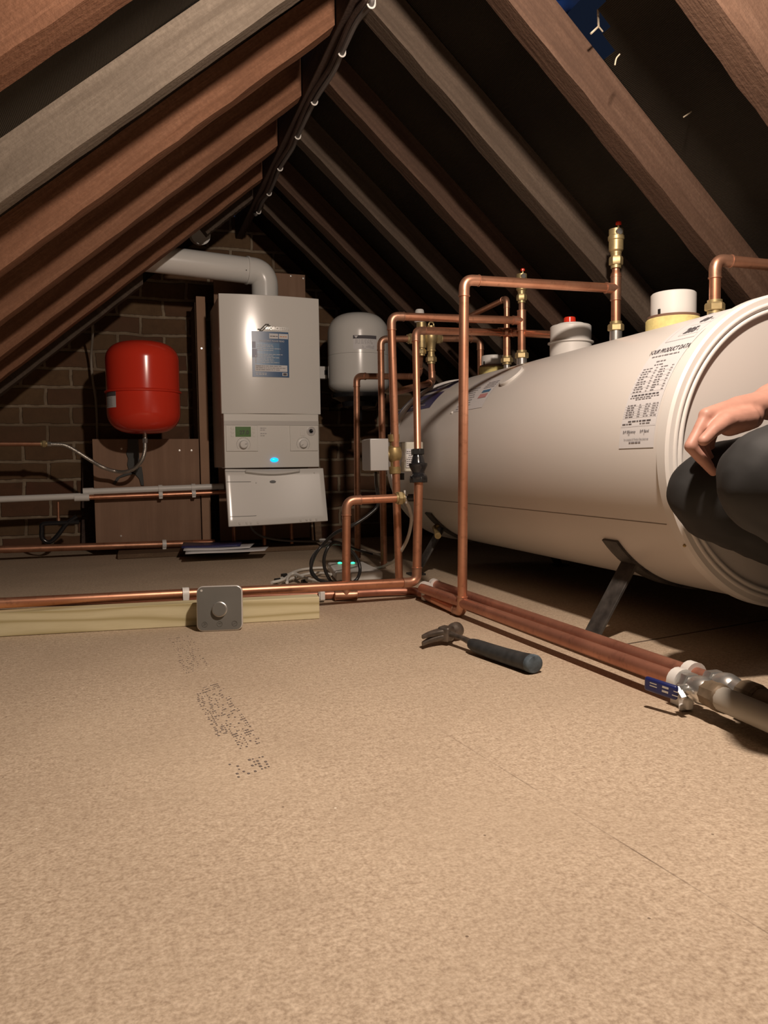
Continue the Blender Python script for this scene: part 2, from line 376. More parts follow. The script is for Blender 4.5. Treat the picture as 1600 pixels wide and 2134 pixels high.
# ------------------------------------------------------------------ copper pipe runs
def pipe_run(label, pts, r, mat='copper', group=None, name='copper_pipe', fit='solder', k=2.0, radii=None, elbow='elbow'):
    pts = [V(p) for p in pts]; n = len(pts)
    root = thing(name, min(pts, key=lambda p: p.z), label, 'pipe', group)
    cuts = {}
    for i in range(1, n-1):
        a = (pts[i-1]-pts[i]); b = (pts[i+1]-pts[i]); R = min(r*k, a.length*.45, b.length*.45)
        cuts[i] = (pts[i]+a.normalized()*R, pts[i]+b.normalized()*R, R)
    mb = MB()
    for i in range(n-1):
        p = cuts[i][1] if i in cuts else pts[i]; q = cuts[i+1][0] if i+1 in cuts else pts[i+1]
        mb.tube([p, q], radii[i] if radii else r, 20)
    mb.build('tube', mat, root, 50)
    for i, (p, q, R) in cuts.items():
        rr = r if not radii else (radii[i-1]+radii[i])/2
        da = (p-pts[i]).normalized(); db = (q-pts[i]).normalized()
        arc = [p*(1-t)**2+pts[i]*2*t*(1-t)+q*t*t for t in [j/10 for j in range(11)]]
        path = [p+da*rr*1.3]+arc+[q+db*rr*1.3]
        e = MB().tube(path, rr*1.1, 20)
        for c, d in ((p, da), (q, db)): e.lathe(c+d*rr*1.05, d, [(rr*1.0, 0), (rr*1.2, .001), (rr*1.2, rr*.28), (rr*1.0, rr*.36)], 20)
        e.build(elbow, fit, root, 50)
    return root
def tee(root, c, d1, d2, r, fit='solder', name='tee_fitting'):
    c = V(c); d1 = V(d1).normalized(); d2 = V(d2).normalized()
    m = MB().tube([c-d1*r*2.6, c+d1*r*2.6], r*1.12, 20).tube([c, c+d2*r*2.6], r*1.12, 20)
    for p, d in ((c-d1*r*2.3, -d1), (c+d1*r*2.3, d1), (c+d2*r*2.3, d2)): m.lathe(p, d, [(r, 0), (r*1.22, .001), (r*1.22, r*.28), (r, r*.4)], 20)
    return m.build(name, fit, root, 50)
def comp_nut(root, c, d, r, mat='brass', name='compression_nut', L=None):
    d = V(d).normalized(); c = V(c); L = L or r*1.5
    return MB().lathe(c, d, [(r*1.0, 0), (r*1.58, .0005), (r*1.7, L*.12), (r*1.7, L*.8), (r*1.5, L)], 6).lathe(c-d*L*.35, d, [(r*1.25, 0), (r*1.25, L*1.7)], 20).build(name, mat, root, 30)

# ------------------------------------------------------------------ shell
WY, FY = 3.63, -1.3
RX, LX, RZ = .545, .51, 1.41
def zr(x): return RZ-RS*(x-RX)
def zl(x): return RZ+LS*(x-LX)
DEP = .086                                # rafter depth square to the roof
ntR = V((RS, 0, 1)).normalized(); ntL = V((-LS, 0, 1)).normalized()   # outward roof normals
def RP(x, d=0): return V((x, 0, zr(x)))+ntR*d
def LP(x, d=0): return V((x, 0, zl(x)))+ntL*d
fl = MB().box((.45, 1.05, -.012), (3.9, 5.4, .024)).build('floor', 'floor'); tag(fl, kind='structure')
# felt: sags a little between rafters
RY = [1.03, 1.38, 1.734, 2.10, 2.474, 2.855, 3.165]
LY = [1.095, 1.515, 1.845, 2.215, 2.576, 2.875, 3.107]
mb = MB()
def felt(side):
    ys = sorted((RY if side > 0 else LY)); ys = [FY-.25]+[FY]+[FY+.38*k for k in range(1, 6)]+ys+[WY]
    grid = []
    N = 60
    for i in range(len(ys)-1):
        m_ = 12 if abs(ys[i]-1.03) < .01 else 6
        for k in range(m_): grid.append((ys[i]+(ys[i+1]-ys[i])*k/m_+.02, math.sin(PI*k/m_)))
    grid.append((WY+.1, 0))
    x0, x1 = (.53, 2.3) if side > 0 else (.53, -1.4)
    def pt(t, y, s):
        x = x0+(x1-x0)*t; sag = .010*s+.003*math.sin(9*t+3*y)
        return (RP(x, DEP-sag) if side > 0 else LP(x, DEP-sag))+V((0, y, 0))
    vs = [[mb.bm.verts.new(pt(t/N, y, s)) for t in range(N+1)] for y, s in grid]
    for i in range(len(grid)-1):
        for t in range(N):
            c = (vs[i][t].co+vs[i+1][t+1].co)/2
            # on the right slope the felt is torn open above the second rafter
            if side > 0 and 1.03 < c.y < 1.43:
                q = c-CAM; px = CX+F*q.dot(rt)/q.dot(fw); py = CY-F*q.dot(up)/q.dot(fw)
                if 1120 < px < 1258+.1*(py-25) and -60 < py < 112: continue
            mb.bm.faces.new((vs[i][t], vs[i][t+1], vs[i+1][t+1], vs[i+1][t]))
felt(1); felt(-1)
ce = mb.build('ceiling', 'felt', None, 60); tag(ce, kind='structure')
def gable(y, t, name):
    P = [V((-1.35, y, -.02)), V((2.3, y, -.02))]
    P += [RP(2.28, DEP+.05)+V((0, y, 0)), RP(.56, DEP+.05)+V((0, y, 0)), LP(.49, DEP+.05)+V((0, y, 0)), LP(-1.33, DEP+.05)+V((0, y, 0))]
    o = MB().prism(P, (0, t, 0)).build(name, 'brick', None, 0); tag(o, kind='structure'); return o
gable(WY, .2, 'wall_back'); gable(FY-.2, .2, 'wall_front')

# ------------------------------------------------------------------ rafters and ridge
def place_word(i, n):
    return ['nearest', 'second nearest', 'third from the camera', 'fourth from the camera', 'fifth from the camera', 'next to last before the gable', 'farthest, by the brick gable'][i]
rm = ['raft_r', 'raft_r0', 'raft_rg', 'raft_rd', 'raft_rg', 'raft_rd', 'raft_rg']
lm = ['raft_l', 'raft_lg', 'raft_l', 'raft_l', 'raft_l', 'raft_l', 'raft_rg']
def rough_beam(P0, P1, dn, width, mat, name):
    """beam with a hewn, slightly wavy lower arris: P0 top, P1 eaves, dn = outward depth vector, width along +Y"""
    mb = MB(); n = 40; rows = []
    L = (P1-P0).length
    for i in range(n+1):
        p = P0.lerp(P1, i/n); w = lambda a: (random.random()-.5)*a
        j = .0028; d_ = dn if i else V((0, 0, dn.length/math.cos(math.atan2(abs(P1.z-P0.z), abs(P1.x-P0.x)))))
        rows.append([mb.bm.verts.new(p+V((0, w(j), 0))+dn.normalized()*w(j)), mb.bm.verts.new(p+V((0, width+w(j), 0))+dn.normalized()*w(j)),
                     mb.bm.verts.new(p+d_+V((0, width, 0))), mb.bm.verts.new(p+d_)])
    for a, b in zip(rows[:-1], rows[1:]):
        for k in range(4): mb.bm.faces.new((a[k], a[(k+1) % 4], b[(k+1) % 4], b[k]))
    mb.bm.faces.new(rows[0]); mb.bm.faces.new(rows[-1][::-1])
    return mb.build(name, mat, None, 25)
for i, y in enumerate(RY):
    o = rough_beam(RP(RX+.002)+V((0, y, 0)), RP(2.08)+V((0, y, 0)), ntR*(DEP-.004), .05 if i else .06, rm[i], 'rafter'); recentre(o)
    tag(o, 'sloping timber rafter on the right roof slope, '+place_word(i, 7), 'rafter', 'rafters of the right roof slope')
for i, y in enumerate(LY):
    if i == 6:      # the last one is trimmed round the flue
        xa, xb = at(432, 490, y).x, at(298, 600, y).x
        o = rough_beam(LP(LX+.017)+V((0, y, 0)), LP(xa)+V((0, y, 0)), ntL*(DEP-.004), .048, lm[i], 'rafter'); recentre(o); tag(o, 'short stub of the last left rafter, between ridge and flue', 'rafter', 'rafters of the left roof slope')
        o = rough_beam(LP(xb)+V((0, y, 0)), LP(-1.15)+V((0, y, 0)), ntL*(DEP-.004), .048, lm[i], 'rafter'); recentre(o); tag(o, 'dark grey lower half of the last left rafter, cut short below the flue', 'rafter', 'rafters of the left roof slope')
        continue
    o = rough_beam(LP(LX-.002)+V((0, y, 0)), LP(-1.15)+V((0, y, 0)), ntL*(DEP-.004), .048 if i else .075, lm[i], 'rafter'); recentre(o)
    look = ['rough reddish', 'wide grey', 'reddish-brown', 'brown', 'brown', 'thin brown', 'dark grey'][i]
    tag(o, look+' timber rafter on the left roof slope, '+place_word(i, 7), 'rafter', 'rafters of the left roof slope')
o = MB().box((.5275, (WY+FY)/2, 1.475), (.033, WY-FY-.01, .15)).build('ridge_board', 'ridge', None, 25, .002)
tag(recentre(o), 'dark ridge board running along the apex of the roof', 'ridge board')
root = thing('ridge_cable', (.545, 1.5, 1.39), 'pair of grey cables clipped along the underside of the ridge', 'cable')
pp = [(772, -30), (770, 5), (745, 45), (712, 108), (690, 150), (657, 203), (620, 277), (606, 305), (585, 333), (573, 355), (558, 383), (548, 402), (538, 417)]
def rx(x, y, X): d = ray(x, y); return CAM+d*(X/d.x)
line = [rx(x, y, .545) for x, y in pp]
line = [V((.545+.004*math.sin(i*2.1), p.y, min(p.z, 1.393)-.003)) for i, p in enumerate(line)]
MB().tube(bez(line, 6), .0065, 8).build('cable', 'cable_g', root)
MB().tube(bez([p+V((-.013, .0, .004+.003*math.sin(i*1.7))) for i, p in enumerate(line)], 6), .0065, 8).build('cable', 'ridge', root)
e = at(515, 425, 3.36)
MB().tube(bez([line[-1], line[-1]+V((-.01, .03, -.004)), e+V((.02, -.03, 0)), e], 6), .0055, 8).build('cable_tail', 'cable_g', root)
for k in (1, 3, 5, 6, 8, 10, 12):
    p = line[k]; c = MB()
    c.tube([p+V((math.cos(a)*.0085, 0, math.sin(a)*.0085)) for a in [rad(t) for t in range(-170, 20, 15)]], .0022, 6).cyl(p+V((.008, 0, -.001)), p+V((.008, 0, .012)), .0032, 8)
    c.build('cable_clip', 'clip', root)
# blue sheeting behind the torn felt
o = MB()
P = lambda x, y, d: RP(x, d)+V((0, y, 0))
o.patch(lambda u, v: P(.60+.2*u, 1.275+.25*v, DEP+.03+.012*math.sin(9*u+5*v)), 0, 1, 0, 1, 12, 10)
o = o.build('blue_sheet', 'tarp', None, 60); md = o.modifiers.new('t', 'SOLIDIFY'); md.thickness = .002
tag(recentre(o), 'blue plastic sheeting showing through the torn felt above the right rafters', 'plastic sheet')
o = MB().tube([at(1246, 20, 1.33), at(1247, 55, 1.33), at(1231, 70, 1.33)], .0022, 6).tube([at(1247, 55, 1.33), at(1256, 66, 1.33)], .0015, 6).build('straw_strand', 'twig')
tag(recentre(o), 'pale bent strand hanging in front of the blue sheeting', 'strand')
for pts, lab in (([(1462, 182), (1459, 205), (1450, 222), (1442, 230), (1436, 236), (1424, 244)], 'pale hooked straw dangling from the felt on the right slope'), ([(1291, 113), (1284, 122), (1281, 136)], 'short pale splinter beside the second nearest right rafter')):
    o = MB().tube(bez([at(x, y, 1.28) for x, y in pts], 4), .0014, 6).build('straw', 'twig'); tag(recentre(o), lab, 'straw')

# ------------------------------------------------------------------ hot water cylinder
AX, AZ, R = 1.149, .372, .277
Y0, Y1 = 1.088, 2.56
AV = V((AX, 0, AZ))
def cylp(th, y, d=0): return V((AX-(R+d)*math.cos(th), y, AZ+(R+d)*math.sin(th)))
def hit(x, y, d=0):
    q = ray(x, y); ox, oz = CAM.x-AX, CAM.z-AZ; a = q.x**2+q.z**2; b_ = 2*(ox*q.x+oz*q.z); c_ = ox*ox+oz*oz-(R+d)**2
    t = (-b_-math.sqrt(max(0, b_*b_-4*a*c_)))/(2*a); p = CAM+q*t
    return math.atan2(p.z-AZ, -(p.x-AX)), p.y
tank = thing('hot_water_cylinder', (AX, (Y0+Y1)/2, 0), 'large white horizontal hot water cylinder on short dark legs', 'water tank')
MB().lathe((AX, Y0, AZ), (0, 1, 0), [(R, 0), (R, Y1-Y0)], 96).build('shell', 'tank', tank, 50)
bead = lambda r_, w: [(r_+w*math.cos(t), -w*.8*math.sin(t)) for t in [PI*k/8 for k in range(9)]]
MB().lathe((AX, Y0-.005, AZ), (0, 1, 0), [(R-.026, .012), (R-.025, .001)]+[(r_, h+.001) for r_, h in bead(R-.0205, .004)[::-1]]+[(R-.0155, .002)]+[(r_, h+.001) for r_, h in bead(R-.010, .004)[::-1]]+[(R-.004, .001), (R+.003, .0015), (R+.0075, .006), (R+.0075, .027), (R+.001, .029), (R-.026, .029)], 128).build('rim', 'tank_cap', tank, 32)
MB().lathe((AX, Y0+.002, AZ), (0, 1, 0), [(0, 0), (R-.024, 0), (R-.024, .01), (0, .01)], 96).build('end_panel', 'tank_end', tank, 40)
MB().lathe((AX, Y1-.03, AZ), (0, 1, 0), [(R, -.012), (R+.008, -.01), (R+.008, .03), (R-.01, .04), (0, .045)], 96).build('rear_cap', 'tank_cap', tank, 40)
th_s, _ = hit(1200, 1073)
MB().patch(lambda u, v: cylp(th_s+v*.0008/R, u, .0006), Y0+.04, Y1-.02, -1, 1, 8, 1).build('seam', 'seam', tank, 0)
# product data sheet wrapped round the shell beside the rim
th_b, yb = hit(1290, 935); _, yr = hit(1362, 928)
th_t = rad(93); W = yb-yr; Hh = (th_t-th_b)*R
sheet = lambda u, v, d=.0008: cylp(th_b+v/R, yb-u, d)
lab = MB().patch(lambda u, v: sheet(u, v, .0008), 0, W, 0, Hh, 4, 40).build('data_sheet', 'label_w', tank, 60)
f2 = lambda u, v: sheet(u, v, .0016)
inkb = MB(); ink2 = MB(); ink3 = MB()
def thof(x, y): t, yy = hit(x, y); return (t-th_b)*R, yb-yy
vt = lambda x, y: thof(x, y)[0]
def dashes(mbx, f, v, u0, u1, h, wmin=.004, wmax=.012, gap=.0022):
    u = u0
    while u < u1-.003:
        w = min(random.uniform(wmin, wmax), u1-u); mbx.patch(f, u, u+w, v-h/2, v+h/2, max(1, int(w/.02)), 1); u += w+gap
v_t = vt(1385, 733)
inkb.text(f2, 'YOUR PRODUCT DATA', .0165, W*.47, v_t-.003, 'CENTER', .62, .0002)
dashes(ink3, f2, vt(1380, 742), W*.1, W*.85, .0026); dashes(ink3, f2, vt(1390, 749)-.002, W*.34, W*.62, .0024)
# energy block with borders
vb0, vb1 = vt(1420, 708), vt(1490, 668)
for (ua, ub, va, vb_) in ((.12*W, .9*W, vb0, vb0+.001), (.12*W, .125*W, vb0, Hh*.9), (.9*W, .905*W, vb0, Hh*.9), (.35*W, .88*W, vb0+.013, vb0+.0138), (.35*W, .355*W, vb0+.013, vb0+.04), (.35*W, .88*W, vb0+.048, vb0+.0488)):
    ink2.patch(f2, ua, ub, va, vb_, 4, 8)
inkb.text(f2, '205', .025, W*.57, vb0+.02, 'CENTER', .8, .0012); inkb.text(f2, 'L', .012, W*.78, vb0+.021, 'CENTER')
inkb.text(f2, '80', .026, W*.57, vb0+.058, 'CENTER', .8, .0012); inkb.text(f2, 'w', .012, W*.78, vb0+.059, 'CENTER')
# upper table and lower table of fine print
vy = lambda y: vt(1330+(930-y)*.29, y)
dashes(ink3, f2, vy(759), W*.34, W*.62, .002)
for k in range(10):
    v = vy(765+5.2*k); hh = .0016
    dashes(ink3, f2, v, W*.08, W*random.uniform(.28, .36), hh, .005, .012); dashes(ink2, f2, v, W*.44, W*.5, hh)
    dashes(ink3, f2, v, W*.58, W*random.uniform(.7, .78), hh, .005, .012); dashes(ink2, f2, v, W*.88, W*.94, hh)
    if k % 2: ink2.patch(f2, W*.03, W*.97, vy(767.6+5.2*k), vy(767.6+5.2*k)+.0004, 4, 1)
dashes(inkb, f2, vy(820), W*.1, W*.92, .0022); dashes(ink3, f2, vy(825), W*.08, W*.9, .0015); dashes(ink3, f2, vy(829), W*.25, W*.7, .0015)
for k in range(6):
    v = vy(841+5*k); dashes(ink3, f2, v, W*.08, W*.32, .0017); dashes(ink2, f2, v, W*.42, W*.5, .0017); dashes(ink2, f2, v, W*.6, W*.74, .0017); dashes(ink2, f2, v, W*.8, W*.96, .0017); ink2.patch(f2, W*.02, W*.98, vy(843.5+5*k), vy(843.5+5*k)+.0004, 4, 1)
dashes(inkb, f2, vy(876), W*.2, W*.86, .002); dashes(inkb, f2, vy(881.5), W*.04, W*.36, .0018); dashes(ink3, f2, vy(881.5), W*.55, W*.88, .0018)
ink2.patch(f2, W*.0, W*1.0, vy(887), vy(887)+.0005, 4, 1)
inkb.text(f2, 'ErP Efficiency', .0068, W*.28, vy(901), 'CENTER', 1, .0001); inkb.text(f2, 'ErP Band', .0068, W*.72, vy(901), 'CENTER', 1, .0001)
inkb.text(f2, '80', .0045, W*.28, vy(906), 'CENTER'); inkb.text(f2, 'C', .0045, W*.72, vy(906), 'CENTER')
inkb.text(f2, 'For complete ErP Product Data please see', .0052, W*.5, vy(917), 'CENTER', .78); dashes(ink3, f2, vy(921.5), W*.3, W*.64, .0024, .005, .01, .0012); ink3.build('small_print', 'ink3', lab, 0)
inkb.build('printed_text', 'ink', lab, 0); ink2.build('table_rules', 'ink2', lab, 0)
mb = MB().patch(f2, .14*W, .88*W, Hh*.88, Hh*.93, 4, 4); mb.build('red_band', 'red_ink', lab, 0)
MB().patch(f2, .14*W, .88*W, Hh*.93, Hh*.965, 4, 3).build('yellow_band', 'yellow_ink', lab, 0)
# indigo maker's label near the far end
t0, ya = hit(832, 862); t1, yc = hit(930, 800); _, yd = hit(905, 842)
wl = ya-yd; hl = (t1-t0)*R
lf = lambda u, v, d=.0008: cylp(t0+v/R, ya+.02-u, d)
lb = MB().patch(lf, 0, wl, 0, hl*.46, 4, 12).build('maker_label', 'purple', tank, 60)
f3 = lambda u, v: lf(u, v, .0016)
mb = MB()
for k, (a, b_) in enumerate(((.1, .8), (.15, .7), (.2, .6))): dashes(mb, f3, hl*(.10+.09*k), wl*a, wl*b_, .005, .012, .04)
mb.build('fine_print', 'ink2', lb, 0)
MB().patch(lf, 0, wl, hl*.48, hl*.56, 4, 4).build('white_band', 'label_w', lb, 60)
MB().patch(lf, 0, wl, hl*.58, hl*1.1, 4, 6).build('logo_panel', 'purple', lb, 60)
MB().text(f3, 'Stelflow', .075, wl*.5, hl*.66, 'CENTER', .8, .002).build('logo_lettering', 'label_w', lb, 0)
# second data sheet, mid length
t0b, y0b = hit(945, 859); _, y1b = hit(1003, 851); t1b, _ = hit(1040, 785)
w2 = (y0b-y1b); h2 = (t1b-t0b)*R
sf = lambda u, v, d=.0008: cylp(t0b+v/R, y0b-u, d)
s2 = MB().patch(sf, 0, w2, 0, h2, 4, 16).build('instruction_sheet', 'label_w', tank, 60)
f4 = lambda u, v: sf(u, v, .0016); mb = MB(); mc = MB(); md_ = MB()
for k in range(9):
    dashes(mb, f4, h2*(.06+.075*k), w2*.06, w2*random.uniform(.4, .55), .003, .01, .03)
mc.patch(f4, w2*.66, w2*.92, h2*.28, h2*.4); md_.patch(f4, w2*.66, w2*.92, h2*.44, h2*.52)
for k in range(4): dashes(mb, f4, h2*(.6+.06*k), w2*.6, w2*.95, .003, .01, .03)
mb.build('printed_text', 'ink2', s2, 0); mc.build('pink_panel', 'pink_ink', s2, 0); md_.build('blue_panel', 'blue_m', s2, 0)
# oval blanking plug and rim screw
tb, yb_ = hit(1066, 785)
n_ = (cylp(tb, 0)-AV).normalized(); x_ = V((0, 1, 0)); y_ = n_.cross(x_)
m_ = MB(); c_ = cylp(tb, yb_)
ring = [c_+n_*.0+x_*math.cos(a)*.037+y_*math.sin(a)*.037 for a in [2*PI*k/24 for k in range(24)]]
m_.prism([p-n_*.004 for p in ring], n_*.010); m_.build('blanking_plug', 'tank_cap', tank, 30, .002)
ts, ys_ = hit(1426, 1137, .009); MB().ball(cylp(ts, ys_, .009), .003, 8).build('screw', 'brass_d', tank)
ts, ys_ = hit(942, 860); MB().ball(cylp(ts, ys_, .0), .004, 8).build('rivet', 'clip', tank)
# saddles and legs
def saddle_leg(y, sgn):
    a0, a1 = rad(-38), rad(-90)
    m_ = MB(); n = 14; w = .05
    prof = []
    for k in range(n+1):
        a = a0+(a1-a0)*k/n; prof.append((a, .003)); 
    rows = []
    for a, d in prof:
        f = (lambda t, yy, dd: V((AX-sgn*(R+dd)*math.cos(t), yy, AZ+(R+dd)*math.sin(t))))
        rows.append([f(a, y-w/2, .001), f(a, y+w/2, .001), f(a, y+w/2, .006), f(a, y-w/2, .006)])
    vs = [[m_.bm.verts.new(p) for p in r_] for r_ in rows]
    for A, B in zip(vs[:-1], vs[1:]):
        for k in range(4): m_.bm.faces.new((A[k], A[(k+1) % 4], B[(k+1) % 4], B[k]))
    m_.bm.faces.new(vs[0]); m_.bm.faces.new(vs[-1][::-1])
    s = m_.build('saddle', 'leg_steel', tank, 30)
    t = rad(-52); top = V((AX-sgn*(R+.004)*math.cos(t), y, AZ+(R+.004)*math.sin(t))); foot = V((AX-sgn*.265, y, .004))
    l = MB().bar(top, foot, .05, .006, (0, 1, 0)); l.box((foot.x-sgn*.0, y, .003), (.05, .05, .006)); l.build('leg', 'leg_steel', tank, 30, .0008)
th_f, ylg = hit(1280, 1125)
for y in (1.335, 2.33):
    for sg in (1, -1): saddle_leg(y, sg)
dp0 = at(905, 1100, 2.33); dp1 = at(912, 1116, 2.25)
MB().tube([dp0+V((.05, 0, .03)), dp0, dp1], .008, 14).lathe(dp1, dp1-dp0, [(.0105, -.012), (.0105, .004), (.006, .005)], 14).build('drain_stub', 'brass_d', tank, 40)
def tap(p, r): return p
# ------------------------------------------------------------------ pipework over the cylinder
def topz(x): return AZ+math.sqrt(max(0, R*R-(x-AX)**2))
def socket(root, p, r):
    MB().cyl((p.x, p.y, topz(p.x)-.012), (p.x, p.y, p.z), r*1.32, 24).build('chrome_socket', 'chrome', root, 40)
def vent(root, p, s=1.0):
    """automatic air vent standing on p"""
    c = V(p); up_ = V((0, 0, 1))
    comp_nut(root, c, up_, .0095*s, L=.02*s)
    MB().lathe(c+up_*.02*s, up_, [(.009*s, 0), (.009*s, .004*s), (.0125*s, .006*s), (.0125*s, .010*s), (.015*s, .012*s), (.0165*s, .014*s), (.0165*s, .036*s), (.0185*s, .038*s), (.0185*s, .046*s), (.0165*s, .048*s), (.0165*s, .062*s), (.0, .063*s)], 28).build('vent_body', 'brass', root, 35)
    q = c+V((-.004, -.015, .079))*s if False else c+V((-.003*s, -.013*s, .077*s))
    v_ = MB().lathe(q+V((0, -.006*s, -.004*s)), (0, 1, 0), [(.0045*s, 0), (.0075*s, 0), (.0075*s, .008*s), (.0045*s, .008*s)], 20).build('vent_nozzle', 'chrome', root, 35)
    MB().lathe(q+V((0, -.0055*s, -.004*s)), (0, 1, 0), [(0, 0), (.0048*s, 0), (.0048*s, .004*s), (0, .004*s)], 16).build('nozzle_bore', 'black', v_, 35)
    MB().cyl(q+V((0, 0, 0)), q+V((0, 0, .014*s)), .0026*s, 10).build('vent_stem', 'brass', root, 35)
    MB().lathe(q+V((0, 0, .011*s)), up_, [(.005*s, 0), (.0065*s, .001*s), (.0065*s, .006*s), (.005*s, .008*s)], 18).build('red_cap', 'red', root, 35)
def tag_red(o): return o

# main flow pipe: floor elbow by the hammer, up and across to the nearest air vent
f0 = atz(963, 1276, .014); yA = f0.y
t0_ = at(967, 583, yA); t1_ = at(1283, 601, yA)
bL = [atz(-30, 1255, .015), atz(520, 1243, .014), atz(670, 1240, .014), atz(790, 1233.5, .014), atz(845, 1232, .014)]
bR = [atz(880, 1238, .014), atz(905, 1250, .014), f0]
rt_ = pipe_run('bright copper pipe rising from the floor beside the hammer to the taller air vent', [atz(905, 1250, .014), f0, t0_, t1_], .0112)
MB().tube(bez(bL+[atz(866, 1233, .014)]+[bR[0], bR[1]], 8), .0112, 18).build('floor_tube', 'copper_r', rt_)
MB().lathe(atz(695, 1239, .014), bL[3]-bL[2], [(.0112, 0), (.0132, .002), (.0132, .05), (.0112, .052)], 20).build('sleeve', 'solder', rt_)
base = at(1283, 690, yA); vt_ = at(1283, 553, yA)
riser = thing('air_vent_riser', base, 'copper riser with brass automatic air vent and red cap, nearest and taller of two', 'air vent', 'air vents on the cylinder')
socket(riser, base+V((0, 0, 0)), .0112); comp_nut(riser, base, (0, 0, 1), .0115, L=.017)
MB().tube([base+V((0, 0, .012)), t1_+V((0, 0, .02))], .0112, 20).build('tube', 'copper', riser)
tee(riser, t1_, (0, 0, 1), t0_-t1_, .0112)
MB().lathe(t1_+V((0, 0, .026)), (0, 0, 1), [(.0125, 0), (.0125, .008), (.0092, .014), (.0092, .02)], 20).tube([t1_+V((0, 0, .03)), V((t1_.x, yA, vt_.z+.004))], .0076, 16).build('vent_tube', 'copper', riser)
vent(riser, V((t1_.x, yA, vt_.z)), 1.04)
# second vent
yB = 2.02
b2 = at(1087, 747, yB); t2 = at(1087, 668, yB); v2 = at(1088, 627, yB)
riser2 = thing('air_vent_riser', b2, 'copper riser with brass automatic air vent partly hidden behind the long cross pipe', 'air vent', 'air vents on the cylinder')
socket(riser2, b2, .0112); comp_nut(riser2, b2, (0, 0, 1), .0115, L=.017)
MB().tube([b2, V((b2.x, yB, t2.z+.03))], .0112, 20).build('tube', 'copper_d', riser2)
MB().tube([V((b2.x, yB, t2.z+.028)), V((b2.x, yB, v2.z+.002))], .0082, 16).build('vent_tube', 'solder', riser2)
vent(riser2, V((b2.x, yB, v2.z)), .92)
# 818 pipe with motorised valve, crossing to second vent
pF = at(832, 1226, 2.06); pF.z = .012
pT = at(815, 659, 2.03); t2c = V((b2.x, yB, t2.z))
r818 = pipe_run('copper pipe through the grey motorised valve, crossing at the top to the farther air vent', [V((pF.x, 2.06, .012)), pT, t2c], .0112)
tee(r818, t2c, (0, 0, 1), pT-t2c, .0112)
# 870 pipe with black check valve
a1 = at(868, 1213, 1.88); cv0 = at(872, 1003, 1.88); cv1 = at(870, 937, 1.885); e1 = at(866, 689, 1.96); x1 = at(1056, 693, 2.10)
aL_ = at(-40, 1259, 1.85)
ra = pipe_run('long bright copper pipe clipped above the new timber, turning up to the black check valve', [aL_, a1, cv0], .0118)
rb = pipe_run('copper pipe from the black check valve up and across beside the red-buttoned cap', [cv1, e1, x1, at(1160, 698, 1.89)], .0096, radii=[.0094, .0105, .0105])
MB().tube([x1-V((.03, 0, 0)), x1+V((.028, -.02, 0))], .0128, 20).build('cross_fitting', 'solder', rb)
b3 = at(1057, 756, 2.10)
MB().tube([V((x1.x, 2.10, b3.z)), V((x1.x, 2.10, x1.z))], .0108, 20).build('drop_tube', 'copper', rb)
MB().cyl(V((x1.x, 2.10, b3.z+.045)), V((x1.x, 2.10, b3.z+.075)), .0102, 20).build('black_band', 'black', rb)
MB().cyl(V((x1.x, 2.10, topz(x1.x)-.01)), V((x1.x, 2.10, b3.z)), .0095, 20).build('chrome_socket', 'chrome', rb)
comp_nut(rb, V((x1.x, 2.10, b3.z)), (0, 0, 1), .0108, L=.015)
x2 = at(1058, 622, 2.10); x3 = at(955, 670, 2.55)
pipe_run('thin copper pipe rising from the cross fitting and slanting back toward the gable', [V((x1.x, 2.10, x1.z+.008)), V((x1.x, 2.10, x2.z)), x3], .0085)
# check valve
cv = thing('check_valve', cv0, 'black plastic check valve on the copper pipe in front of the cylinder', 'valve')
dv = (cv1-cv0); Lc = dv.length
MB().lathe(cv0, dv, [(.0125, 0), (.0125, .03*Lc), (.021, .04*Lc), (.0225, .08*Lc), (.0225, .16*Lc), (.02, .2*Lc), (.0165, .24*Lc), (.0165, .3*Lc), (.0215, .42*Lc), (.0245, .5*Lc), (.0245, .56*Lc), (.019, .58*Lc), (.0155, .74*Lc), (.0125, .84*Lc), (.0125, .86*Lc)], 12).build('valve_body', 'black_s', cv, 30)
MB().hexnut(cv0+dv*.84, cv0+dv*1.02, .0175).build('top_nut', 'black', cv, 30, .001)
MB().hexnut(cv0-dv*.04, cv0+dv*.13, .0235).build('bottom_nut', 'black', cv, 30, .001)
# 721 pipe with drain valve
p0 = atz(721, 1240, .016); p1_ = at(722, 1043, p0.y); p2_ = at(832, 1038, p0.y)
r721 = pipe_run('short copper pipe teed off the floor pipe, ending in a small drain valve', [p0, p1_, p2_], .0112, k=2.2)
tee(r721, p0, bL[3]-bL[1], (0, 0, 1), .0112)
dvv = thing('drain_valve', p2_, 'small brass drain valve with black knob at the end of the short pipe', 'valve')
dx = (p2_-p1_).normalized()
comp_nut(dvv, p2_-dx*.006, dx, .0112, L=.014)
MB().lathe(p2_+dx*.006, dx, [(.010, 0), (.010, .012), (.0065, .014), (.0065, .024)], 20).build('valve_body', 'chrome', dvv, 35)
MB().tube([p2_+dx*.018+V((0, 0, .002)), p2_+dx*.018+V((-.003, 0, .02))], .0028, 10).tube([p2_+dx*.018, p2_+dx*.018+V((.004, 0, -.014))], .005, 12).build('outlet', 'clip', dvv)
MB().lathe(p2_+dx*.022+V((0, -.004, 0)), dx+V((0, -.5, 0)), [(.007, 0), (.0105, .002), (.0105, .016), (.008, .018)], 10).build('black_knob', 'black_s', dvv, 30)
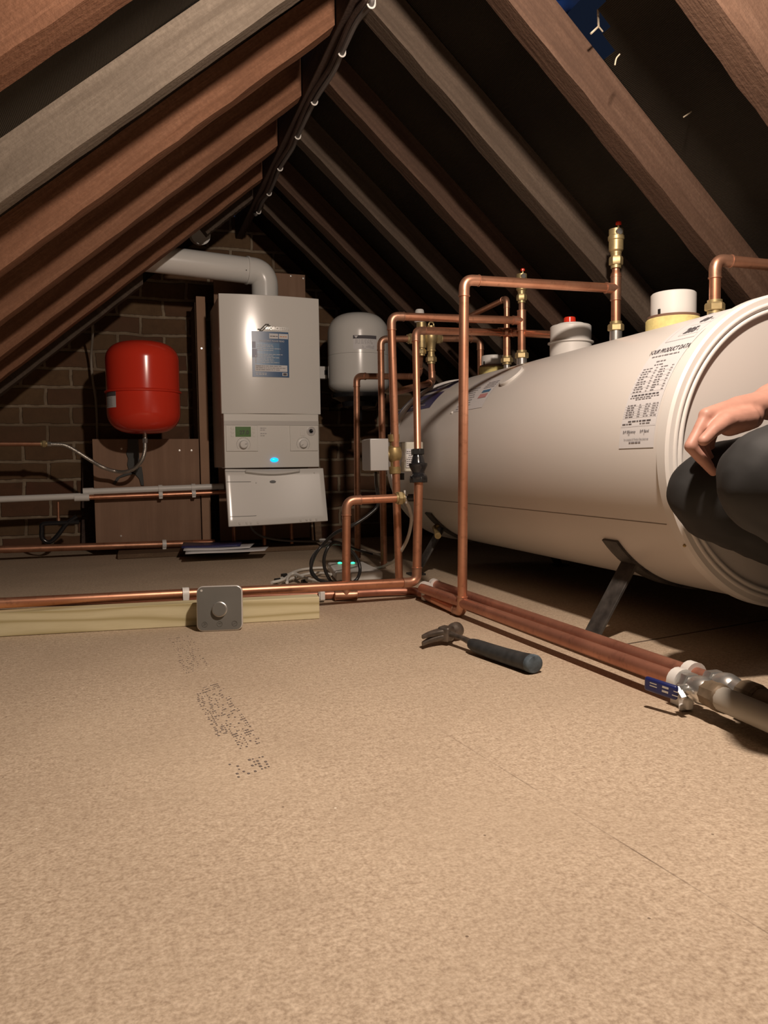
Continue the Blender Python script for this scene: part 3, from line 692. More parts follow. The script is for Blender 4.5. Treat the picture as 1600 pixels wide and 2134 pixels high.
# 790 pipe, pressure valve, and drop to cylinder
yC = 2.5
q0 = at(800, 1172, yC); q0.z = .012; q1 = at(793, 707, yC); vv = at(885, 707, yC)
pipe_run('copper riser behind the grey valve box, elbowing to the brass pressure valve', [q0, q1, at(858, 706, yC)], .0112, 'copper_d')
q4 = at(1001, 707, yC); q5 = V((q4.x, yC, topz(min(q4.x, AX+.1))-.01))
pipe_run('copper link from the brass pressure valve down to the far cylinder tapping', [at(915, 706, yC), q4, q5], .0112, 'copper_d')
pv = thing('pressure_valve', vv, 'brass pressure reducing valve assembly behind the elbowed copper pipes', 'valve')
cA = at(878, 700, yC); cB = at(897, 700, yC)
comp_nut(pv, at(851, 706, yC), (1, 0, 0), .0112, L=.016); comp_nut(pv, at(908, 706, yC), (1, 0, 0), .0112, 'brass', L=.016)
MB().tube([at(858, 706, yC), at(912, 706, yC)], .014, 20).build('valve_body', 'brass', pv)
MB().lathe(cA+V((0, 0, -.055)), (0, 0, 1), [(.012, 0), (.012, .012), (.016, .014), (.019, .04), (.019, .07), (.0165, .072), (.0165, .10), (.014, .102)], 24).build('valve_chamber', 'brass', pv, 35)
MB().lathe(cA+V((-.006, .0, .045)), (0, 0, 1), [(.017, 0), (.019, .004), (.015, .04), (.012, .044)], 24).build('white_adjuster_cap', 'white_p', pv, 35)
MB().lathe(cB+V((0, -.004, -.075)), (0, 0, 1), [(.012, 0), (.012, .02), (.0165, .022), (.0165, .026), (.0145, .028), (.017, .05), (.023, .06), (.024, .08), (.018, .09), (.014, .10), (.014, .108)], 24).build('relief_body', 'brass', pv, 35)
kk = cB+V((-.001, -.006, .036)); MB().tube([kk+V((math.cos(a)*.009, -.004, math.sin(a)*.009)) for a in [rad(t) for t in range(-30, 260, 20)]], .003, 8).build('lever_ring', 'brass', pv)
comp_nut(pv, cA+V((0, 0, -.062)), (0, 0, 1), .0095, L=.016); comp_nut(pv, cB+V((0, -.004, -.09)), (0, 0, 1), .0112, L=.018)
pipe_run('copper discharge pipe dropping from the brass valve and bending back to the left', [cB+V((0, -.004, -.085)), at(901, 797, yC-.004), at(820, 818, yC-.25)], .0112, 'copper_d')
# 745 pipe
yD = 2.75
g0 = at(745, 1150, yD); g0.z = .012
pipe_run('farthest copper riser in front of the white vessel, elbowing right toward the brass valve', [g0, at(743, 784, yD), at(873, 785, 2.56), cA+V((0, 0, -.05))], .0114, 'copper_d', radii=[.0114, .0114, .0085])
# near right copper outlet
yE = 1.30
h0 = at(1489, 648, yE); h1 = at(1490, 541, yE); h2_ = at(1640, 556, yE-.02)
rE = pipe_run('copper outlet pipe elbowing right from the cylinder top behind the near rim', [h0+V((0, 0, -.006)), h1, h2_], .0112)
MB().cyl((h0.x, yE, topz(h0.x)-.012), (h0.x, yE, h0.z), .0145, 24).build('chrome_socket', 'chrome', rE, 40)
comp_nut(rE, h0, (0, 0, 1), .0118, L=.016)
# immersion heater caps
def cap(px0, px1, py, yv, hz, label, foam=True, red=False, tilt=0):
    a, b_ = at(px0, py, yv), at(px1, py, yv); c = (a+b_)/2; r_ = (b_.x-a.x)/2*1.0/math.cos(rad(0)); r_ = abs(b_.x-a.x)/2*.95
    zb = topz(c.x)
    rt2 = thing('immersion_heater_cap', (c.x, yv, zb-.02), label, 'cap', 'plastic caps on the cylinder')
    z1 = c.z-hz/2; z2 = c.z+hz/2
    if foam:
        MB().lathe((c.x, yv, zb-.03), (0, 0, 1), [(r_*1.22, 0), (r_*1.22, z1-zb+.022), (r_*1.12, z1-zb+.027), (0, z1-zb+.027)], 40).build('foam_ring', 'foam', rt2, 35)
        MB().lathe((c.x, yv, z1-.004), (0, 0, 1), [(r_*1.15, 0), (r_*1.15, .005), (0, .005)], 40).build('gasket', 'gasket', rt2, 35)
    else:
        MB().lathe((c.x, yv, zb-.03), (0, 0, 1), [(r_*1.02, 0), (r_*1.02, z1-zb+.028), (r_*1.12, z1-zb+.029), (r_*1.12, z1-zb+.032), (0, z1-zb+.032)], 40).build('base_ring', 'tank_cap', rt2, 35)
    MB().lathe((c.x, yv, z1), (0, 0, 1), [(r_, 0), (r_, z2-z1-.004), (r_-.003, z2-z1-.001), (r_*.75, z2-z1), (0, z2-z1)], 48).build('cap', 'white_p', rt2, 35)
    if red:
        MB().lathe((c.x, yv, z2-.001), (0, 0, 1), [(r_*.7, 0), (r_*.7, .004), (r_*.62, .006), (0, .006)], 36).build('cap_lid', 'white_p', rt2, 35)
        MB().lathe((c.x-.003, yv, z2+.004), (0, 0, 1), [(.0165, 0), (.0155, .016), (.0135, .018), (0, .018)], 24).build('red_button', 'red', rt2, 35)
    else:
        p = V((c.x-r_*.97, yv-r_*.25, z1+.008)); MB().box(p, (.003, .006, .01)).build('cable_notch', 'black', rt2, 0)
    return rt2
cap(1363, 1442, 636, 1.42, .052, 'white cylinder cap on a yellow foam ring, nearest the labelled end')
cap(1150, 1227, 697, 1.84, .047, 'white cylinder cap with a red button on top', False, True)
cap(1004, 1050, 752, 2.32, .034, 'white cylinder cap on yellow foam, farthest along, behind the thin pipes')

# ------------------------------------------------------------------ motorised valve and second actuator
yM = 2.05
mv = thing('motorised_valve', at(822, 990, yM), 'motorised zone valve with plain grey steel box and brass body', 'valve')
vb = at(822, 947, yM); vt0 = at(823, 988, yM); vt1 = at(820, 905, yM); dv = vt1-vt0; L = dv.length
MB().lathe(vt0, dv, [(.0135, 0), (.0165, .002), (.0165, .18*L), (.0125, .2*L), (.0125, .3*L), (.0155, .34*L), (.021, .42*L), (.022, .55*L), (.019, .66*L), (.0125, .72*L), (.0125, .8*L), (.0165, .82*L), (.0165, .995*L), (.0135, L)], 24).build('brass_body', 'brass_d', mv, 30)
a, b_ = at(774, 914, yM-.035), at(809, 980, yM-.035)
c0 = at(784, 947, yM); x0, x1_ = at(772, 947, yM-.05).x, at(810, 947, yM-.05).x
z0, z1 = at(790, 981, yM-.05).z, at(790, 914, yM-.05).z
MB().box(((x0+x1_)/2, yM-.015, (z0+z1)/2), (x1_-x0, .075, z1-z0), Matrix.Rotation(rad(-2), 3, 'Z')).build('actuator_box', 'grey_box', mv, 30, .002)
xs = at(758, 947, yM+.03).x
MB().box(((xs+x0)/2, yM+.0, (z0+z1)/2-.0), (x0-xs, .06, (z1-z0)*.96)).build('base_plate', 'grey_box', mv, 30, .001)
MB().cyl(V((x1_, yM, vb.z)), V((vb.x, yM, vb.z)), .012, 20).build('valve_spindle', 'brass', mv)
o = MB().tube(bez([at(783, 985, yM), at(784, 1010, yM+.02), at(788, 1050, yM+.05), at(770, 1072, yM+.05), at(735, 1095, yM+.05), at(700, 1110, yM+.08), at(672, 1136, yM+.12), at(655, 1160, yM+.1), at(648, 1190, yM+.03), at(663, 1208, yM), at(690, 1215, yM-.02)], 8), .0045, 10).build('black_cable', 'cable_b')
tag(recentre(o), 'black flex from the grey valve box, outermost loop over the white hub', 'cable')
yN = 2.13
av = thing('valve_actuator', at(855, 985, yN), 'cream plastic valve actuator with printed label behind the check valve', 'actuator')
c0, c1 = at(838, 983, yN), at(876, 921, yN)
MB().box(((c0.x+c1.x)/2+.004, yN+.02, (c0.z+c1.z)/2), (abs(c1.x-c0.x)+.008, .05, c1.z-c0.z), Matrix.Rotation(rad(-6), 3, 'Z')).build('housing', 'cream', av, 30, .003)
MB().cyl(at(846, 952, yN+.01), at(834, 952, yN+.01), .019, 24).build('collar', 'white_p', av, 30)
fl_ = lambda u, v: V((c0.x+.010+u, yN-.0065-u*.1, c0.z+.012+v))
pl = MB().patch(fl_, 0, .026, 0, .055).build('rating_label', 'label_w', av, 0)
mb = MB()
for k in range(8): dashes(mb, lambda u, v: fl_(u, v)+V((0, -.0006, 0)), .006+.0058*k, .002, .024, .0022, .002, .006, .0015)
mb.build('label_print', 'ink', pl, 0)
MB().cyl(at(836, 986, yN+.01), at(836, 1000, yN+.01), .009, 10).build('cable_gland', 'black', av, 30)
o = MB().tube(bez([at(846, 1045, 1.98), at(853, 1060, 2.0), at(857, 1085, 2.0), at(850, 1120, 2.02), at(836, 1148, 2.05), at(822, 1168, 2.16), at(808, 1176, 2.24), at(795, 1182, 2.3), at(770, 1186, 2.4)], 8), .0048, 10).build('white_cable', 'cable_w')
tag(recentre(o), 'white cable curving down from the drain valve to the floor', 'cable')

# ------------------------------------------------------------------ boiler
BY = 3.04
tl, tr_ = at(455, 611, BY), at(664, 622, BY)
xl, xr = tl.x, tr_.x; zt = tl.z
zc = at(462, 862, BY).z; zf = at(470, 976, BY).z; zbm = at(480, 1098, BY-.06).z
boiler = thing('boiler', ((xl+xr)/2, BY+.31, zbm), 'white wall-hung gas boiler with blue sticker and open lower flap', 'boiler')
wB = xr-xl
def front(u):  # curved front: u in 0..1
    return BY-.017*(1-(2*u-1)**2)
poly = [V((xl+wB*k/24, front(k/24), zc)) for k in range(25)]+[V((xr, BY+.03, zc)), V((xl, BY+.03, zc))]
MB().prism(poly, (0, 0, zt-zc)).build('casing_cover', 'white_enamel', boiler, 30, .002)
MB().box(((xl+xr)/2, (BY+.03+3.386)/2, (zt+.0+zf)/2), (wB-.006, 3.386-BY-.03, zt-zf-.006)).build('cabinet', 'boiler_side', boiler, 30, .003)
xl2, xr2 = xl+.006, xr-.012
MB().box(((xl2+xr2)/2, BY+.04, (zc+zf)/2), (xr2-xl2, .1, zc-zf)).build('control_panel', 'facia', boiler, 30, .003)
pz = lambda y: at(560, y, BY-.01).z
PF = BY-.0105
pan = lambda u, v, d=0: V((xl2+u*(xr2-xl2), PF-d, zf+v*(zc-zf)))
def pbox(name, u0, u1, v0, v1, mat, d=.002, parent=boiler, bev=.0008):
    a, b_ = pan(u0, v0), pan(u1, v1)
    return MB().box(((a.x+b_.x)/2, PF-d/2, (a.z+b_.z)/2), (abs(b_.x-a.x), d+.002, abs(b_.z-a.z))).build(name, mat, parent, 30, bev)
pbox('grey_strip', 0.003, .997, .79, .87, 'facia_d', .0008, boiler, 0)
cl = pbox('left_controls', .02, .345, .31, .785, 'facia', .003); cr_ = pbox('right_controls', .685, .985, .31, .785, 'facia', .003)
pbox('display', .115, .275, .575, .76, 'lcd', .0038, boiler, 0)
MB().text(lambda u, v: pan(0, 0, .0055)+V((u, 0, v)), '27.0', .021, (xr2-xl2)*.205, (zc-zf)*.62, 'CENTER', 1, .0004).build('display_digits', 'ink', boiler, 0)
for u in (.085, .303):
    for k in range(3): pbox('button', u-.012-(.004 if u < .2 else 0), u+.014, .575+.068*k, .575+.068*k+.05, 'facia', .0045)
def knob(u, v, ang, name):
    c = pan(u, v, .003)
    k_ = MB().lathe(c, (0, -1, 0), [(.0205, 0), (.0205, .002), (.0165, .003), (.0155, .014), (.013, .0165), (0, .017)], 32).build(name, 'white_p', boiler, 35)
    d = V((math.cos(ang), 0, math.sin(ang)))
    MB().bar(c+V((0, -.0172, 0))+d*.004, c+V((0, -.0172, 0))+d*.012, .003, .001, (0, 1, 0)).build('pointer', 'ink', k_, 0)
    tk = MB()
    for t in range(-40, 230, 16):
        dd_ = V((math.cos(rad(t)), 0, math.sin(rad(t)))); pt_ = V((-dd_.z, 0, dd_.x))
        tk.bar(c+V((0, -.0005, 0))+dd_*.026-pt_*.0025, c+V((0, -.0005, 0))+dd_*.026+pt_*.0025, .001, .001, (0, 1, 0))
    tk.build('dial_scale', 'ink2', boiler, 0)
knob(.195, .435, rad(10), 'dial_knob'); knob(.825, .44, rad(215), 'dial_knob')
c = pan(.912, .68, .003)
g = MB().lathe(c, (0, -1, 0), [(.0185, 0), (.0185, .003), (.0155, .0035), (.0155, .002), (0, .002)], 32).build('pressure_gauge', 'facia_d', boiler, 35)
MB().lathe(c+V((0, -.003, 0)), (0, -1, 0), [(.0105, 0), (.0105, .0008), (.0075, .0008), (.0075, 0)], 24).bar(c+V((-.004, -.0032, 0)), c+V((.007, -.0032, .003)), .001, .001, (0, 1, 0)).build('gauge_face', 'ink2', g, 0)
pbox('clock_cover', .795, .845, .59, .74, 'facia', .0045)
mb = MB()
for uu, v_ in ((.375, .735), (.375, .70), (.375, .635), (.375, .595)): dashes(mb, lambda u, v: pan(0, 0, .0012)+V((u, 0, v)), (zc-zf)*v_, (xr2-xl2)*uu, (xr2-xl2)*(uu+random.uniform(.05, .09)), .0022, .003, .009)
mb.patch(lambda u, v: pan(u, v, .0036), .305, .322, .42, .45); mb.patch(lambda u, v: pan(u, v, .0036), .715, .73, .43, .445)
dashes(mb, lambda u, v: pan(0, 0, .0036)+V((u, 0, v)), (zc-zf)*.36, (xr2-xl2)*.13, (xr2-xl2)*.15, .0016); dashes(mb, lambda u, v: pan(0, 0, .0036)+V((u, 0, v)), (zc-zf)*.36, (xr2-xl2)*.25, (xr2-xl2)*.27, .0016)
mb.build('panel_print', 'ink2', boiler, 0)
c = pan(.515, .145, .0)
o_ = MB().lathe(c, (0, -1, 0), [(.0155, 0), (.0155, .0015), (.011, .004), (0, .0045)], 32).build('blue_indicator', 'led_b', boiler, 40)
for v_ in o_.data.vertices:
    v_.co.z = (v_.co.z+boiler.location.z-c.z)*.55+c.z-boiler.location.z
# flap hanging open
Tl, Tr = at(468, 978, BY-.02), at(668, 976, BY-.02); Bl, Br = at(476, 1098, BY-.075), at(683, 1086, BY-.075)
Tr2 = at(673, 976, BY-.03)
def flp(u, v, d=0):
    p = (Tl.lerp(Tr2, u)).lerp(Bl.lerp(Br, u), v); n_ = (Tr2-Tl).cross(Bl-Tl).normalized()
    if n_.y > 0: n_ = -n_
    return p+n_*(d-.008*math.sin(PI*u))
fp = MB(); fp.patch(lambda u, v: flp(u, v), 0, 1, 0, 1, 20, 8)
fo = fp.build('flap', 'flap', boiler, 60); md = fo.modifiers.new('s', 'SOLIDIFY'); md.thickness = .014; md.offset = 0
md = fo.modifiers.new('b', 'BEVEL'); md.width = .003; md.segments = 2; md.limit_method = 'ANGLE'; md.angle_limit = rad(40)
D = .0085
hd = MB(); top = []; 
for k in range(21):
    u = .2+.55*k/20; top.append((u, .055+.045*math.sin(PI*k/20)))
hv = [[hd.bm.verts.new(flp(u, .03, D+.008)), hd.bm.verts.new(flp(u, v, D+.010)), hd.bm.verts.new(flp(u, v+.012, D))] for u, v in top]
for a, b_ in zip(hv[:-1], hv[1:]):
    for j in range(2): hd.bm.faces.new((a[j], b_[j], b_[j+1], a[j+1]))
ho = hd.build('handle_lip', 'flap', fo, 50); md = ho.modifiers.new('s', 'SOLIDIFY'); md.thickness = .003
el = [flp(.47+.032*math.cos(a), .235+.026*math.sin(a), D) for a in [2*PI*k/24 for k in range(24)]]
MB().prism(el, (0, -.001, 0)).build('lock_hole', 'black', fo, 0)
gl = MB()
for (u0, u1, v0, v1) in ((.0, .2, .045, .052), (.01, .25, .225, .234), (.02, .28, .83, .838)): gl.patch(lambda u, v: flp(u, v, D-.0005), u0, u1, v0, v1, 6, 1)
gl.build('panel_groove', 'icon', fo, 0)
bt = MB()
for u in (.11, .18, .22, .29, .72, .78, .82, .88): MB().box(flp(u, .955, D), (.007, .005, .009)).build('moulded_lug', 'flap', fo, 30, .001)
for u, v in ((.3, .25), (.9, .09)): MB().ball(flp(u, v, D-.001), .003, 10).build('screw_head', 'flap', fo, 30)
# badge and sticker
cv_ = lambda x, z, d=0: V((x, front((x-xl)/wB)-.0015-d, z))
a = at(541, 684, BY-.03); b_ = at(590, 686, BY-.03)
mb = MB().text(lambda u, v: cv_(a.x+.022+u, a.z-.002+v, .001), 'WORCESTER', .0165, 0, 0, 'LEFT', 1.0, .0004)
mb.build('badge_lettering', 'chrome', boiler, 0)
mb = MB(); bp_ = [(0, 0), (.012, .0), (.032, .02), (.044, .02)]
mb.tube([cv_(a.x-.006+p, a.z-.002+q, .001) for p, q in bp_], .0022, 8).tube([cv_(a.x-.006+p+.006, a.z-.007+q, .001) for p, q in bp_], .0018, 8)
mb.build('badge_emblem', 'hive_face', boiler)
s0 = at(525, 687, BY-.03); s1 = at(604, 786, BY-.03)
sw, sh = s1.x-s0.x, s0.z-s1.z
stf = lambda u, v, d=.0008: cv_(s0.x+u*sw, s1.z+v*sh, d)
st = MB().patch(lambda u, v: stf(u, v), 0, 1, 0, .985, 14, 2).build('information_sticker', 'blue_l', boiler, 60)
MB().patch(lambda u, v: stf(u, v, .0012), .0, .14, .42, .6, 4, 1).patch(lambda u, v: stf(u, v, .0012), .0, .1, .62, .76, 3, 1).build('photo_dark', 'navy', st, 0)
m_ = MB(); 
gq = [[m_.bm.verts.new(stf(.12+(.62-.0*j)*i/8+.14*(1-j)*(i/8)*0, .22+.52*j, .0012)) for j in (0, 1)] for i in range(9)]
for A, B in zip(gq[:-1], gq[1:]): m_.bm.faces.new((A[0], B[0], B[1], A[1]))
m_.build('photo_figure', 'blue_m', st, 0)
MB().patch(lambda u, v: stf(u, v, .0016), .47, .715, .835, .945, 4, 1).patch(lambda u, v: stf(u, v, .0016), .735, .985, .835, .945, 4, 1).patch(lambda u, v: stf(u, v, .0016), .07, .95, .12, .26, 10, 1).patch(lambda u, v: stf(u, v, .0016), .81, .95, .03, .1, 3, 1).build('white_panel', 'label_w', st, 0)
sx = lambda u, v: stf(u/sw, v/sh, .002)
m_ = MB().text(sx, 'IMPORTANT PLEASE READ', sh*.052, sw*.2, sh*.765, 'LEFT', .9)
for k, vv_ in enumerate((.69, .655, .615, .575, .49, .455, .42, .385, .35, .315)): dashes(m_, sx, sh*vv_, sw*.14, sw*random.uniform(.55, .85), sh*.011, .006, .02)
dashes(m_, sx, sh*.08, sw*.08, sw*.4, sh*.014); dashes(m_, sx, sh*.05, sw*.08, sw*.38, sh*.014)
for vv_ in (.36, .4, .32, .45): m_.ball(stf(.1, vv_, .001), .003, 8, (1, .2, 1))
m_.build('sticker_print', 'ink2' if False else 'label_w', st, 0)
m_ = MB()
for vv_ in (.235, .195, .155): dashes(m_, lambda u, v: stf(u/sw, v/sh, .0024), sh*vv_, sw*.1, sw*random.uniform(.7, .9), sh*.009, .005, .02)
dashes(m_, lambda u, v: stf(u/sw, v/sh, .0024), sh*.885, sw*.5, sw*.7, sh*.016); m_.patch(lambda u, v: stf(u, v, .0024), .83, .93, .04, .09)
m_.build('panel_text', 'ink', st, 0)
m_ = MB(); dashes(m_, lambda u, v: stf(u/sw, v/sh, .0024), sh*.885, sw*.76, sw*.95, sh*.016); m_.build('orange_text', 'orange_ink', st, 0)
# flue
flue = thing('flue_pipe', at(552, 606, BY+.12), 'fat white flue pipe elbowing off the boiler top to the left', 'flue')
FYv = 3.2
rB = .052
fc = at(551, 568, FYv); fdn = V((fc.x, FYv, zt-.002)); fl0 = at(296, 536, FYv-.06)
dl = (fl0-fc).normalized()
arc = []
pA, pB_ = V((fc.x, FYv, max(zt+.006, fc.z-.055))), fc+dl*.055
arc = [pA*(1-t)**2+fc*2*t*(1-t)+pB_*t*t for t in [k/12 for k in range(13)]]
MB().tube([V((fc.x, FYv, zt-.002))]+arc+[fc+dl*.075], rB+.002, 32).build('elbow', 'flue', flue, 50)
MB().lathe(V((fc.x, FYv, zt-.004)), (0, 0, 1), [(rB+.006, 0), (rB+.006, .012), (rB+.002, .014)], 32).build('boiler_collar', 'flue', flue, 40)
MB().tube([fc+dl*.07, fl0], rB, 32).build('duct', 'flue', flue, 50)
MB().lathe(fc+dl*.068, dl, [(rB+.001, 0), (rB+.0045, .001), (rB+.0045, .008), (rB+.001, .009)], 32).build('joint_ring', 'flue', flue, 40)
sb = MB()
for q in (.06, .084): sb.ball(fc+dl*q+V((0, -rB*.93-.001, -.012)), .003, 8)
sb.build('screw', 'icon', flue)
o = MB().lathe(at(413, 490, 3.3), (.25, -1, -.1), [(0, 0), (.038, 0), (.042, .004), (.042, .03), (0, .03)], 32).build('pipe_end_cap', 'flue', None, 40)
tag(recentre(o), 'round white pipe end tucked behind the left rafters above the flue', 'pipe end')

# ------------------------------------------------------------------ boards, wall, plank
def wall_board(name, x0, y0, x1, y1, yv, t, mat, label, screws=()):
    a, b_ = at(x0, y0, yv), at(x1, y1, yv); c = (a+b_)/2
    rt3 = thing(name, (c.x, yv+t/2, min(a.z, b_.z)), label, 'board')
    MB().box((c.x, yv+t/2, c.z), (abs(b_.x-a.x), t, abs(a.z-b_.z))).build('panel', mat, rt3, 30, .0015)
    for s_ in screws: MB().lathe(at(s_[0], s_[1], yv), (0, -1, 0), [(.0045, 0), (.004, .0015), (0, .0018)], 12).build('screw', 'chrome', rt3, 30)
    MB().box((c.x, (yv+t+WY-.003)/2, max(a.z, b_.z)/2-.01), (.045, WY-.003-yv-t, max(a.z, b_.z)-.02)).build('stud', 'plank', rt3, 30, .001)   # carries the board off the brick
    return rt3
wall_board('mounting_board', 192, 915, 420, 1137, 3.379, .018, 'mdf', 'wide brown board on the brick wall below the red vessel', ((253, 935), (374, 939), (399, 939), (252, 1117)))
wall_board('mounting_board', 408, 617, 441, 1131, 3.372, .025, 'mdf2', 'tall narrow brown board between the red vessel and the boiler', ((420, 726),))
wall_board('mounting_board', 444, 560, 646, 1120, 3.387, .012, 'mdf', 'brown backing board standing up behind boiler and flue elbow', ((606, 575), (632, 580)))
o = MB(); a = atz(245, 1166); b_ = atz(668, 1147)
z_ = .019; o.prism([V((a.x, a.y, .0005)), V((b_.x, a.y+.0, .0005)), V((b_.x, 3.36, .0005)), V((a.x+.002, 3.36, .0005))], (0, 0, z_))
o = o.build('plank', 'plank', None, 30, .002); tag(recentre(o), 'old brown plank lying along the foot of the brick wall', 'plank')
o = MB().bar(at(655, 1000, 3.33)+V((0, 0, 0)), V((at(663, 1140, 3.33).x, 3.33, .02)), .03, .03, (0, 1, 0)).build('batten', 'plank', None, 30, .001)
tag(recentre(o), 'upright brown batten behind the open boiler flap', 'batten')

# ------------------------------------------------------------------ red vessel
ry = 3.19
a, b_ = at(219, 800, ry), at(375, 800, ry); rr = (b_.x-a.x)/2*.99; cx_ = (a.x+b_.x)/2
ztop = at(295, 712, ry).z; zbot = at(300, 904, ry).z; zs = at(297, 817, ry).z
rv = thing('expansion_vessel', (cx_, ry, zbot), 'glossy red expansion vessel on the brick wall, left of the boiler', 'vessel')
def dome(rr, h0, h1, k=10, e=.42):
    out = []
    for i in range(k+1):
        t = i/k*PI/2; out.append((rr*(math.cos(t)**e if i < k else 0), h0+(h1-h0)*math.sin(t)))
    return out
hgt = ztop-zs
MB().lathe((cx_, ry, zs), (0, 0, 1), [(rr*.995, 0)]+dome(rr, hgt*.62, hgt, 14, .6), 64).build('upper_shell', 'red', rv, 60)
hb = zs-zbot
MB().lathe((cx_, ry, zs), (0, 0, -1), [(rr, 0)]+dome(rr, hb*.5, hb, 14, .6), 64).build('lower_shell', 'red', rv, 60)
MB().lathe((cx_, ry, zs-.004), (0, 0, 1), [(rr, -.004), (rr+.006, -.002), (rr+.007, .003), (rr+.002, .007), (rr, .008)], 64).build('seam_band', 'red', rv, 60)
vl = lambda u, v, d=.0006: V((cx_+(rr+d)*math.sin(u), ry-(rr+d)*math.cos(u), v))
l_ = MB().patch(lambda u, v: vl(u, v), rad(-78), rad(-47), zs-.067, zs-.006, 8, 1).build('rating_label', 'label_w', rv, 60)
MB().patch(lambda u, v: vl(u, v, .001), rad(-78), rad(-47), zs-.024, zs-.006, 8, 1).build('label_header', 'ink', l_, 60)
mb = MB()
for k in range(6): dashes(mb, lambda u, v: vl(rad(-76)+u/rr, v, .001), zs-.03-.006*k, .002, .05, .002, .004, .012)
mb.build('label_print', 'ink2', l_, 0)
bk = MB(); bx = lambda x, y: at(x, y, 3.372)
for pl_ in ([(266, 915), (288, 915), (290, 950), (291, 975), (283, 990), (270, 985), (265, 968), (267, 955), (263, 945), (266, 935)], [(270, 978), (262, 985), (243, 995), (235, 1008), (240, 1010), (250, 996), (268, 990), (284, 988)], [(286, 975), (295, 972), (298, 990), (300, 1012), (294, 1012), (290, 998), (283, 990)]):
    bk.prism([bx(*p) for p in pl_], (0, .006, 0))
bk.bar(V((cx_, 3.385, zbot+.02)), V((cx_, ry+rr*.8, zbot+.02)), .03, .004, (1, 0, 0))
bk.build('wall_bracket', 'bracket', rv, 30, .001)
np_ = at(302, 912, ry-.0); MB().cyl(np_+V((0, 0, .03)), np_+V((0, 0, -.003)), .008, 16).build('inlet_stub', 'chrome', rv, 30)
# braided hose to the left copper stub
hz = thing('braided_hose', np_, 'braided steel flexible hose looping from the red vessel to the copper stub', 'hose')
hp = [at(302, 922, ry), at(302, 937, ry), at(296, 958, ry+.0), at(282, 975, ry+.02), at(262, 983, ry+.04), at(240, 982, ry+.07), at(215, 974, ry+.05), at(190, 960, ry+.06), at(160, 941, ry+.06), at(135, 928, ry+.06), at(112, 926, ry+.06)]
MB().tube(bez(hp, 8), .0074, 12).build('braid', 'steel', hz)
MB().hexnut(at(302, 914, ry), at(302, 923, ry), .0105).cyl(at(302, 923, ry), at(302, 933, ry), .0075, 16).build('vessel_nut', 'chrome', hz, 30)
e_ = ry+.06
MB().hexnut(at(96, 925, e_), at(107, 925.5, e_), .0095).cyl(at(106, 925.5, e_), at(114, 926, e_), .0072, 16).build('hose_nut', 'chrome', hz, 30)
r_ = pipe_run('short copper stub at the left edge feeding the braided hose', [at(-60, 925, e_), at(90, 925, e_)], .0095, 'copper_d')
comp_nut(r_, at(88, 925, e_), (1, 0, 0), .0085, 'brass', L=.014)

# ------------------------------------------------------------------ pipes along the wall
wy = 3.34
def clip_ring(root, c, d, r, drop=.0, mat='clip', name='pipe_clip'):
    m_ = MB().tube([V(c)-V(d).normalized()*.008, V(c)+V(d).normalized()*.008], r*1.35, 18)
    m_.box(V(c)+V((0, .0, -r*1.3-drop/2)), (.014, r*1.8, drop+r*.6))
    return m_.build(name, mat, root, 30)
wa, wb = at(-60, 1043, wy-.02), at(168, 1034, wy-.02)
w1 = thing('waste_pipe', wa, 'white plastic pipe with socket end, lower left on the wall', 'pipe')
MB().tube([wa, wb], .0128, 20).build('tube', 'white_p', w1); MB().tube([at(155, 1037, wy-.02), at(186, 1036, wy-.02)], .0155, 20).build('socket', 'white_p', w1, 40)
ua, ub = at(176, 1025, wy), at(441, 1015, wy)
w2_ = thing('waste_pipe', ua, 'white plastic pipe clipped to the board, running right to the boiler', 'pipe')
MB().tube([ua, ub+V((.05, 0, .002))], .0128, 20).build('tube', 'white_p', w2_); MB().tube([at(173, 1025, wy), at(195, 1024, wy)], .0152, 20).build('socket', 'white_p', w2_, 40)
for x in (331, 401): clip_ring(w2_, ua.lerp(ub, (x-176)/265), ub-ua, .0128)
ca, cb_ = at(184, 1037, wy), at(470, 1026, wy)
w3 = pipe_run('copper pipe running right beneath the white plastic pipe to the boiler', [ca, cb_], .0092, 'copper')
for x in (331, 401): clip_ring(w3, ca.lerp(cb_, (x-184)/286), cb_-ca, .0098)
da, db = at(-60, 1147, wy-.045), at(447, 1131, wy-.005)
w4 = pipe_run('lowest copper pipe along the foot of the back wall', [da, db], .0145, 'copper_d')
clip_ring(w4, da.lerp(db, (333+60)/507), db-da, .0145)
MB().tube([db-(db-da).normalized()*.09, db], .0148, 18).build('bright_end', 'copper', w4)
s_ = thing('capped_stub', at(121, 1090, 3.34), 'small copper stub and modelled black shadow loop on the brick at far left', 'pipe')
MB().tube([at(121, 1046, 3.34), at(122, 1092, 3.34)], .0055, 12).build('tube', 'copper_d', s_); MB().tube([at(122, 1080, 3.34), at(122, 1094, 3.34)], .0075, 12).build('end_fitting', 'solder', s_)
bp2 = [at(165, 1088, 3.33), at(120, 1090, 3.33), at(90, 1092, 3.33), at(87, 1102, 3.33), at(88, 1122, 3.33), at(103, 1130, 3.33), at(120, 1116, 3.33), at(138, 1092, 3.33), at(160, 1076, 3.33)]  # black loop modelled in the shape of the pipework's shadow on the brick
MB().tube(bez(bp2, 5), .009, 12).build('shadow_loop', 'black_s', s_)
o = MB().tube(bez([at(197, 655, 3.34), at(193, 675, 3.4), at(193, 700, 3.46), at(190, 745, 3.56), at(193, 790, 3.58), at(200, 840, 3.6), at(203, 915, 3.615)], 6), .005, 8).build('wall_cable', 'cable_p')
recentre(o); tag(o, 'pale old cable dropping down the brick wall to the left of the red vessel', 'cable')
